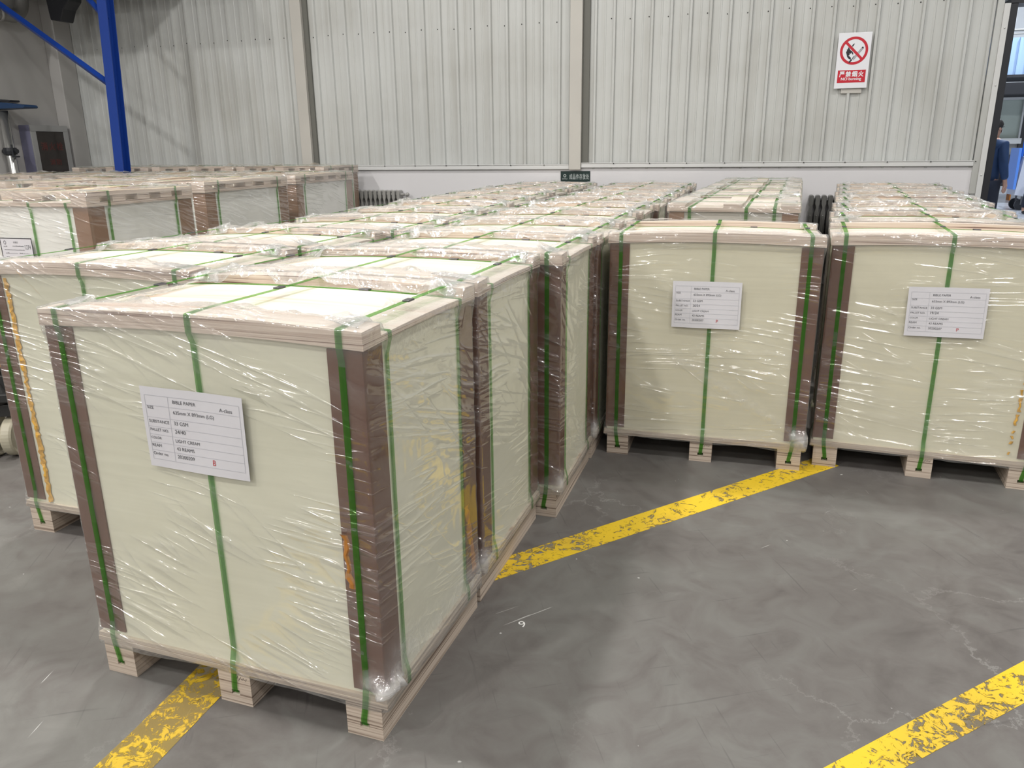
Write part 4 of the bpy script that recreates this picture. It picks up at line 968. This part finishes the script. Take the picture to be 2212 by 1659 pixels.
# ------------------------------------------------------------------ blue steel post with brace, dark hoist unit
def jib_post():
    e = empty('jib_post', (-7.065, 7.72, 0), label='blue steel post with a diagonal brace standing by the left corner', cat='steel post')
    tilt = 0.055
    X = lambda z: tilt * (z - 1.2)
    mb = MB(); w_ = 0.060; top = 3.757
    P = lambda z, s, q: (X(z) + s, q, z)
    for (a, b, c, d_) in ((-w_, w_, -0.060, -0.050), (-w_, w_, 0.050, 0.060), (-0.006, 0.006, -0.050, 0.050)):
        vs = [P(z, s, q) for z in (0, top) for s, q in ((a, c), (b, c), (b, d_), (a, d_))]
        mb.add(vs, [(3, 2, 1, 0), (4, 5, 6, 7), (0, 1, 5, 4), (1, 2, 6, 5), (2, 3, 7, 6), (3, 0, 4, 7)])
    mb.box(X(0) - 0.10, X(0) + 0.10, -0.08, 0.08, 0, 0.012); mb.build('column', BLUE, e)
    br = MB(); br.tube([(X(2.14), 0, 2.14), (-1.66, 0.0, 3.26)], 0.038, 4); br.build('brace', BLUE, e)
    br = MB(); br.tube([(X(2.84), 0, 2.84), (-0.72, 0, 3.70)], 0.034, 4); br.build('brace', BLUE, e)
    
jib_post()
def hoist():
    e = empty('hoist_motor', (-8.22, 8.40, 2.97), label='black hoist motor hanging at the top left by the corner', cat='hoist')
    mb = MB(); mb.prism([(-0.12, 0.02), (0.03, 0.0), (0.10, 0.13), (0.20, 0.22), (0.26, 0.42), (-0.05, 0.50), (-0.14, 0.24)], -0.10, 0.10); mb.build('motor_housing', BLACKP, e, bevel=0.01)
    mb = MB(); mb.tube([(0.0, 0, 0.46), (0.0, 0, 0.788)], 0.03, 10); mb.build('drop_rod', BLACKP, e)
hoist()
def crane_beam():
    e = empty('beam_with_shade_plate', (-7.3, 8.35, 3.33), label='dark steel beam above the blue post at the top left, with an added unseen shade plate', cat='steel beam')
    mb = MB(); mb.box(-0.58, 0.42, -0.20, 0.20, 0.0, 0.03); mb.box(-0.58, 0.42, -0.02, 0.02, 0.03, 0.4); mb.box(-0.58, 0.42, -0.20, 0.20, 0.4, 0.43); mb.build('i_section', BLACKP, e); mb = MB(); mb.box(-1.48, 1.12, -1.7, 0.45, 0.432, 0.47); mb.build('shade_plate', BLACKP, e)  # wide plate on the beam is added out of view to shade the left wall
    mb = MB(); mb.tube([(0, 0, 0.471), (0, 0, CEIL - 3.33)], 0.02, 8); mb.build('hanger_rod', BLACKP, e)
crane_beam()
def wall_pipe():
    mb = MB(); PG = principled('grey_pipe_lagging', (0.19, 0.185, 0.175), 0.35)
    pts = [(-8.68, 6.2, 3.02), (-8.68, 8.05, 3.02)] + [(-8.68, 8.05 + 0.20 * math.sin(a), 3.22 - 0.20 * math.cos(a)) for a in [math.pi / 2 * k / 6 for k in range(1, 7)]] + [(-8.68, 8.25, 5.5)]
    e = empty('wall_pipe', (0, 0, 0), label='thick grey pipe turning upward on the left wall, near the top left corner', cat='pipe')
    mb.tube(pts, 0.075, 16); mb.build('pipe', PG, e, smooth=True)
    for y in (7.35, 7.9):
        mb = MB(); mb.tube([(-8.80, y, 3.02), (-8.68, y, 3.02)], 0.02, 8); mb.tube([(-8.68, y - 0.02, 3.02), (-8.68, y + 0.02, 3.02)], 0.082, 16); mb.build('pipe_clip', RADS, e, smooth=True)
wall_pipe()
def steel_stand():
    e = empty('clamp_stand', (-8.70, 7.72, 0), label='steel stand with a flat dark blue arm and black clamp at the left edge', cat='stand')
    ST = principled('polished_steel', (0.45, 0.45, 0.44), 0.22, metal=0.85); NV = principled('navy_blue_paint', (0.012, 0.040, 0.105), 0.35)
    mb = MB(); mb.tube([(0, 0, 0.02), (0, 0, 1.93)], 0.055, 20); mb.build('column', ST, e, smooth=True)
    mb = MB(); mb.lathe([(0.085, 0.0), (0.085, 0.02), (0.06, 0.04)], n=24); mb.build('base', ST, e)
    mb = MB(); mb.prism([(-0.08, 1.945), (0.42, 1.95), (0.435, 1.965), (0.42, 1.985), (0.10, 2.02), (-0.08, 2.03)], -0.09, 0.11); mb.build('arm', NV, e, bevel=0.006)
    mb = MB(); mb.prism([(-0.08, 2.033), (0.18, 2.020), (0.22, 2.026), (0.21, 2.045), (-0.08, 2.065)], -0.07, 0.07); mb.build('pad', BLACKP, e, bevel=0.005)
    mb = MB(); mb.tube([(-0.08, -0.02, 1.465), (0.13, -0.02, 1.465)], 0.028, 10); mb.lathe([(0.072, -0.04), (0.075, 0.0), (0.072, 0.04)], n=20, c=(0, 0, 1.465)); mb.tube([(0.10, -0.06, 1.39), (0.10, -0.06, 1.54)], 0.012, 8); mb.tube([(0.125, -0.09, 1.40), (0.07, 0.05, 1.40)], 0.010, 8)
    mb.build('clamp', BLACKP, e)
steel_stand()

# ------------------------------------------------------------------ pallet truck standing left of the loads
def pallet_truck():
    e = empty('pallet_truck', (-3.42, 2.72, 0), rz=0.35, label='yellow and black pallet truck with a cream steering wheel at the left edge', cat='pallet truck')
    YL = principled('yellow_truck_paint', (0.75, 0.34, 0.02), 0.35); RB = principled('black_rubber', (0.018, 0.018, 0.018), 0.5); CW = principled('cream_nylon_wheel', (0.42, 0.39, 0.30), 0.4, noise_amt=0.15, nscale=12)
    for dx in (-0.055, 0.04):
        mb = MB(); mb.lathe([(0.03, -0.026), (0.075, -0.024), (0.092, -0.028), (0.100, -0.018), (0.100, 0.018), (0.092, 0.028), (0.075, 0.018), (0.03, 0.022)], 'x', (dx, 0, 0.1005), 36)
        mb.build('steer_wheel', CW, e, smooth=False, bevel=0.002)
    mb = MB(); mb.tube([(-0.12, 0, 0.1005), (0.085, 0, 0.1005)], 0.016, 12); mb.build('axle', STEEL, e)
    mb = MB(); mb.box(-0.10, 0.065, -0.05, 0.06, 0.21, 0.27); mb.lathe([(0.075, 0.27), (0.08, 0.33), (0.05, 0.40), (0.05, 0.52)], n=20, c=(-0.02, 0, 0)); mb.box(-0.14, 0.10, -0.03, 0.10, 0.34, 0.41); mb.box(-0.10, 0.10, -0.08, 0.0, 0.29, 0.33)
    mb.build('pump_unit', RB, e, bevel=0.004)
    mb = MB(); mb.prism([(-0.45, 0.44), (0.16, 0.44), (0.20, 0.48), (0.16, 0.53), (-0.45, 0.53)], 0.0, 0.07); mb.build('cross_bar', YL, e, bevel=0.01)
    mb = MB(); mb.box(-1.45, -0.45, -0.25, -0.09, 0.06, 0.09); mb.build('fork', YL, e, bevel=0.008); mb = MB(); mb.box(-1.45, -0.45, 0.13, 0.29, 0.06, 0.09); mb.build('fork', YL, e, bevel=0.008)
    mb = MB(); mb.box(-0.47, -0.43, -0.25, 0.29, 0.07, 0.45); mb.build('fork_upright', YL, e, bevel=0.006)
    mb = MB(); mb.tube([(-0.03, -0.02, 0.50), (-0.10, -0.14, 1.05)], 0.017, 10); mb.tube([(-0.22, -0.14, 1.05), (0.02, -0.14, 1.05)], 0.015, 10); mb.build('tow_handle', RB, e, smooth=True)
pallet_truck()

# ------------------------------------------------------------------ next hall: machine front, gallery, cart, people
def machine():
    y = 24.0; e = empty('machine_enclosure', (6.4, y, 0), label='dark grey machine front with glazed panels seen through the doorway', cat='machine')
    DG = principled('dark_grey_machine', (0.045, 0.045, 0.05), 0.4); GP = principled('pale_green_glass', (0.50, 0.56, 0.50), 0.2)
    cols = [(-1.2, -0.62), (-0.28, -0.02), (0.34, 0.52)]
    mb = MB(); mb.box(-1.2, 1.8, 0, 0.5, 2.55, 2.92); mb.box(-1.2, 1.8, 0, 0.5, 0.35, 1.15); mb.box(-0.62, -0.42, 0, 0.5, 1.15, 2.55); mb.box(0.16, 0.50, 0, 0.5, 1.15, 2.55); mb.box(0.9, 1.8, 0, 0.5, 1.15, 2.55); mb.box(-1.2, -0.62, 0.3, 0.5, 1.15, 2.55); mb.box(-1.1, -1.0, 0.1, 0.2, 0, 0.35); mb.box(1.6, 1.7, 0.1, 0.2, 0, 0.35)
    mb.build('frame', DG, e)
    mb = MB(); mb.box(-0.42, 0.16, 0.1, 0.12, 1.55, 2.55); mb.build('glass_panel', GP, e)
    mb = MB(); mb.box(-0.46, 0.20, -0.04, 0.1, 1.42, 1.56); mb.box(-0.46, 0.20, -0.02, 0.05, 2.5, 2.56); mb.box(0.12, 0.16, -0.02, 0.05, 1.5, 2.56); mb.build('window_rail', TRIM_W, e)
    mb = MB(); mb.box(-0.42, 0.16, 0.1, 0.3, 1.15, 1.42); mb.build('lower_panel', RADS, e)
    mb = MB(); mb.box(0.5, 0.9, 0.1, 0.12, 1.15, 2.55); mb.build('glass_panel', SIGNW, e)
    OR_ = principled('orange_parts', (0.55, 0.20, 0.03), 0.5)
    mb = MB(); mb.box(-0.42, 0.12, -0.3, 0.0, 0.66, 0.74); mb.box(-0.42, 0.12, -0.3, 0.0, 0.86, 0.92); mb.box(-0.40, -0.37, -0.28, 0, 0, 0.92); mb.box(0.08, 0.11, -0.28, 0, 0, 0.92); mb.build('orange_rack', OR_, e)
machine()
def gallery():
    e = empty('gallery', (6.0, 22.3, 0), label='raised gallery with pale blue ribbed cladding and grey handrail beyond the doorway', cat='gallery')
    PB = principled('pale_blue_cladding', (0.40, 0.56, 0.83), 0.35); DB = principled('dark_soffit', (0.03, 0.03, 0.035), 0.6)
    mb = MB(); prof = []
    for k in range(-8, 12):
        for dx, h in ((0, 0), (0.16, 0), (0.165, 0.03), (0.19, 0.03)): prof.append((k * 0.2 + dx, h))
    n = len(prof); vs = [(x, -h, 2.98) for x, h in prof] + [(x, -h, 3.80) for x, h in prof]; mb.add(vs, [(i, i + 1, n + i + 1, n + i) for i in range(n - 1)]); mb.build('cladding', PB, e)
    mb = MB(); mb.box(-1.6, 2.4, -0.1, 1.5, 2.92, 2.98); mb.build('soffit', DB, e)
    mb = MB(); mb.tube([(-1.6, 0, 3.96), (2.4, 0, 3.96)], 0.03, 10); mb.tube([(-1.6, 0, 3.88), (2.4, 0, 3.88)], 0.015, 8)
    for k in range(5): mb.tube([(-1.5 + k * 0.9, 0, 3.0), (-1.5 + k * 0.9, 0, 3.96)], 0.02, 8)
    mb.build('handrail', RADS, e)
    mb = MB(); mb.box(-1.5, -1.35, 0.2, 0.35, 0, 2.92); mb.box(2.2, 2.35, 0.2, 0.35, 0, 2.92); mb.build('support_post', DB, e)
gallery()
def cart():
    e = empty('service_cart', (5.53, 20.4, 0), label='blue and white wheeled cart standing between the two people', cat='cart')
    LB = principled('light_blue_panel', (0.10, 0.25, 0.72), 0.35); WT = principled('white_cart_sheet', (0.52, 0.54, 0.62), 0.4)
    mb = MB(); mb.box(0, 0.05, -0.3, 0.3, 0.45, 1.33); mb.build('side_panel', LB, e)
    mb = MB(); mb.prism([(0.05, 0.33), (0.9, 0.24), (0.9, 1.15), (0.12, 1.15)], -0.3, 0.3); mb.build('body', WT, e)
    mb = MB(); mb.tube([(0.1, -0.2, 1.15), (0.1, -0.2, 1.50), (0.7, -0.2, 1.56)], 0.025, 8); mb.build('push_bar', principled('bright_blue', (0.02, 0.12, 0.55), 0.3), e)
    for dx in (0.22, 0.78):
        for dy in (-0.2, 0.2):
            mb = MB(); mb.lathe([(0.05, -0.025), (0.12, -0.025), (0.12, 0.025), (0.05, 0.025)], 'y', (dx, dy, 0.121), 24); wl = mb.build('caster_wheel', BLACKP, e)
            mb = MB(); mb.box(dx - 0.02, dx + 0.02, dy - 0.04, dy - 0.03, 0.12, 0.30); mb.build('caster_fork', STEEL, wl)
cart()

SKIN = principled('skin', (0.42, 0.24, 0.17), 0.5); HAIR = principled('black_hair', (0.012, 0.010, 0.010), 0.45)
JACK = principled('blue_work_jacket', (0.006, 0.028, 0.088), 0.7, noise_amt=0.25, nscale=9); TROU = principled('dark_work_trousers', (0.010, 0.013, 0.026), 0.8); MASK = principled('white_face_mask', (0.6, 0.62, 0.62), 0.8)
SHOE = principled('dark_shoes', (0.012, 0.012, 0.014), 0.5)
def skin_obj(name, chain, edges, mat, parent, sub=2, root=0):
    """continuous surface grown around a skeleton; chain: (x, y, z, radius or (rx, ry))"""
    me = bpy.data.meshes.new(name); me.from_pydata([c[:3] for c in chain], edges, []); me.materials.append(mat)
    o = bpy.data.objects.new(name, me); C.objects.link(o); o.parent = parent
    sk = o.modifiers.new('skin', 'SKIN'); sk.use_smooth_shade = True
    if not me.skin_vertices:
        bpy.context.view_layer.objects.active = o
    for i, c in enumerate(chain):
        r = c[3]; r = r if isinstance(r, tuple) else (r, r)
        me.skin_vertices[0].data[i].radius = r; me.skin_vertices[0].data[i].use_root = (i == root)
    sb = o.modifiers.new('sub', 'SUBSURF'); sb.levels = sub; sb.render_levels = sub
    return o
def person(loc, rz, lab, jacket=JACK, stride=0.0, lean=0.0, arm_fwd=0.0, h=1.76):
    """built facing -y at the origin, then turned"""
    e = empty('person', loc, rz, label=lab, cat='person', group=None); k = h / 1.76; e.scale = (k, k, k)
    # body: pelvis, spine, neck, head, arms with hands, legs
    ch = [(0, 0, 0.96, (0.10, 0.08)), (0, 0.01, 1.12, (0.105, 0.08)), (0, 0.01, 1.30, (0.15, 0.10)), (0, 0.01, 1.44, (0.10, 0.075)), (0, 0.0, 1.51, 0.052), (0, -0.012, 1.565, (0.058, 0.068)), (0, -0.008, 1.64, (0.073, 0.090)), (0, 0.0, 1.715, (0.062, 0.078))]
    ed = [(i, i + 1) for i in range(7)]
    for s in (-1, 1):
        b = len(ch); a = arm_fwd
        ch += [(0.17 * s, 0.01, 1.415, 0.055), (0.225 * s, 0.02 - 0.03 * a, 1.15, 0.042), (0.235 * s, -0.05 - 0.16 * a, 0.92 + 0.05 * a, 0.028), (0.235 * s, -0.065 - 0.18 * a, 0.87 + 0.05 * a, (0.022, 0.036))]
        ed += [(3, b), (b, b + 1), (b + 1, b + 2), (b + 2, b + 3)]
        hx_, hy_, hz_ = ch[b + 3][:3]
        for q, (dy, ln) in enumerate(((-0.030, 0.070), (-0.010, 0.082), (0.010, 0.076), (0.028, 0.058))):
            c0 = len(ch); ch += [(hx_, hy_ + dy, hz_ - 0.045, 0.010), (hx_ - 0.008 * s, hy_ + dy - 0.004, hz_ - 0.045 - ln * .5, 0.009), (hx_ - 0.024 * s, hy_ + dy - 0.010, hz_ - 0.045 - ln, 0.0075)]; ed += [(b + 3, c0), (c0, c0 + 1), (c0 + 1, c0 + 2)]
        c0 = len(ch); ch += [(hx_ - 0.012 * s, hy_ - 0.045, hz_ - 0.012, 0.011), (hx_ - 0.022 * s, hy_ - 0.062, hz_ - 0.045, 0.009)]; ed += [(b + 3, c0), (c0, c0 + 1)]
        b = len(ch); st = stride * s
        ch += [(0.095 * s, 0.0, 0.90, 0.085), (0.105 * s, -0.02 - st * 0.3, 0.50, 0.058), (0.11 * s, 0.01 - st * 0.6, 0.10, 0.038), (0.115 * s, -0.02 - st * 0.6, 0.05, 0.035), (0.125 * s, -0.13 - st * 0.6, 0.035, 0.034)]
        ed += [(0, b), (b, b + 1), (b + 1, b + 2), (b + 2, b + 3), (b + 3, b + 4)]
    skin_obj('body', ch, ed, SKIN, e)
    # nose, ears, eyes belong to the head and are children of the figure
    mb = MB(); mb.add([(0, -0.118, 1.625), (0.013, -0.092, 1.60), (-0.013, -0.092, 1.60), (0, -0.092, 1.665)], [(0, 1, 3), (0, 3, 2), (0, 2, 1), (1, 2, 3)]); mb.build('nose', SKIN, e, smooth=True)
    for s in (-1, 1):
        mb = MB(); mb.lathe([(0.008, 0), (0.026, 0.003), (0.026, 0.012), (0.010, 0.014)], 'x', (0.072 * s - (0.014 if s < 0 else 0), 0.008, 1.625), 16); mb.build('ear', SKIN, e, smooth=True)
        mb = MB(); mb.lathe([(0.003, -0.006), (0.010, -0.003), (0.010, 0.0)], 'y', (0.030 * s, -0.086, 1.648), 12); mb.build('eye', BLACKP, e)
    mb = MB(); mb.tube([(-0.074, 0.0, 1.648), (-0.06, -0.085, 1.650), (0.0, -0.098, 1.650), (0.06, -0.085, 1.650), (0.074, 0.0, 1.648)], 0.003, 6); mb.build('glasses', BLACKP, e)
    mb = MB(); vs = []; fs = []
    for j in range(5):
        for i in range(9):
            a = math.radians(-60 + 15 * i); r_ = 0.098 - 0.010 * abs(j - 2) / 2; vs.append((r_ * 0.80 * math.sin(a), -r_ * math.cos(a) * 1.04, 1.565 + j * 0.017))
    for j in range(4):
        for i in range(8): fs.append((j * 9 + i, j * 9 + i + 1, j * 9 + i + 10, j * 9 + i + 9))
    mb.add(vs, fs); mk_ = mb.build('face_mask', MASK, e, smooth=True); so = mk_.modifiers.new('s', 'SOLIDIFY'); so.thickness = 0.003
    # hair cap
    mb = MB(); vs = []; fs = []; na, nb_ = 24, 10
    for j in range(nb_ + 1):
        for i in range(na):
            a = 2 * math.pi * i / na; back = 0.5 + 0.5 * math.sin(a); lim = math.radians(64 + 82 * back); ph = lim * j / nb_
            rr_ = 1 + 0.03 * math.sin(a * 7 + j)
            vs.append((0.088 * rr_ * math.sin(ph) * math.cos(a), 0.004 + 0.108 * rr_ * math.sin(ph) * math.sin(a), 1.655 + 0.108 * math.cos(ph)))
    for j in range(nb_):
        for i in range(na): fs.append((j * na + i, (j + 1) * na + i, (j + 1) * na + (i + 1) % na, j * na + (i + 1) % na))
    mb.add(vs, fs); hr = mb.build('hair', HAIR, e, smooth=True); so = hr.modifiers.new('s', 'SOLIDIFY'); so.thickness = 0.012
    # clothing
    jc = [(0, 0.0, 0.78, (0.165, 0.135)), (0, 0.01, 1.00, (0.165, 0.130)), (0, 0.01, 1.28, (0.180, 0.125)), (0, 0.012, 1.435, (0.120, 0.09)), (0, 0.01, 1.49, (0.066, 0.066))]; je = [(0, 1), (1, 2), (2, 3), (3, 4)]
    for s in (-1, 1):
        b = len(jc); a = arm_fwd; jc += [(0.175 * s, 0.012, 1.41, 0.078), (0.228 * s, 0.02 - 0.03 * a, 1.15, 0.064), (0.236 * s, -0.045 - 0.15 * a, 0.93 + 0.05 * a, 0.050)]; je += [(3, b), (b, b + 1), (b + 1, b + 2)]
    skin_obj('jacket', jc, je, jacket, e)
    tc_ = [(0, 0.0, 0.96, (0.155, 0.125))]; te = []
    for s in (-1, 1):
        b = len(tc_); st = stride * s; tc_ += [(0.095 * s, 0.0, 0.84, 0.102), (0.105 * s, -0.015 - st * 0.3, 0.50, 0.080), (0.11 * s, 0.01 - st * 0.6, 0.12, 0.066)]; te += [(0, b), (b, b + 1), (b + 1, b + 2)]
    skin_obj('trousers', tc_, te, TROU, e)
    for s in (-1, 1):
        st = stride * s; skin_obj('shoe', [(0.11 * s, 0.03 - st * 0.6, 0.048, 0.046), (0.115 * s, -0.06 - st * 0.6, 0.045, 0.045), (0.125 * s, -0.155 - st * 0.6, 0.036, 0.036)], [(0, 1), (1, 2)], SHOE, e)
    return e
person((3.24, 13.0, 0), math.radians(125), 'person with short black hair and mask, blue work jacket, back turned, in doorway')
person((5.62, 19.0, 0), math.radians(30), 'person in a blue work jacket partly cut off by the right picture edge', stride=0.12, arm_fwd=0.5, h=1.74)
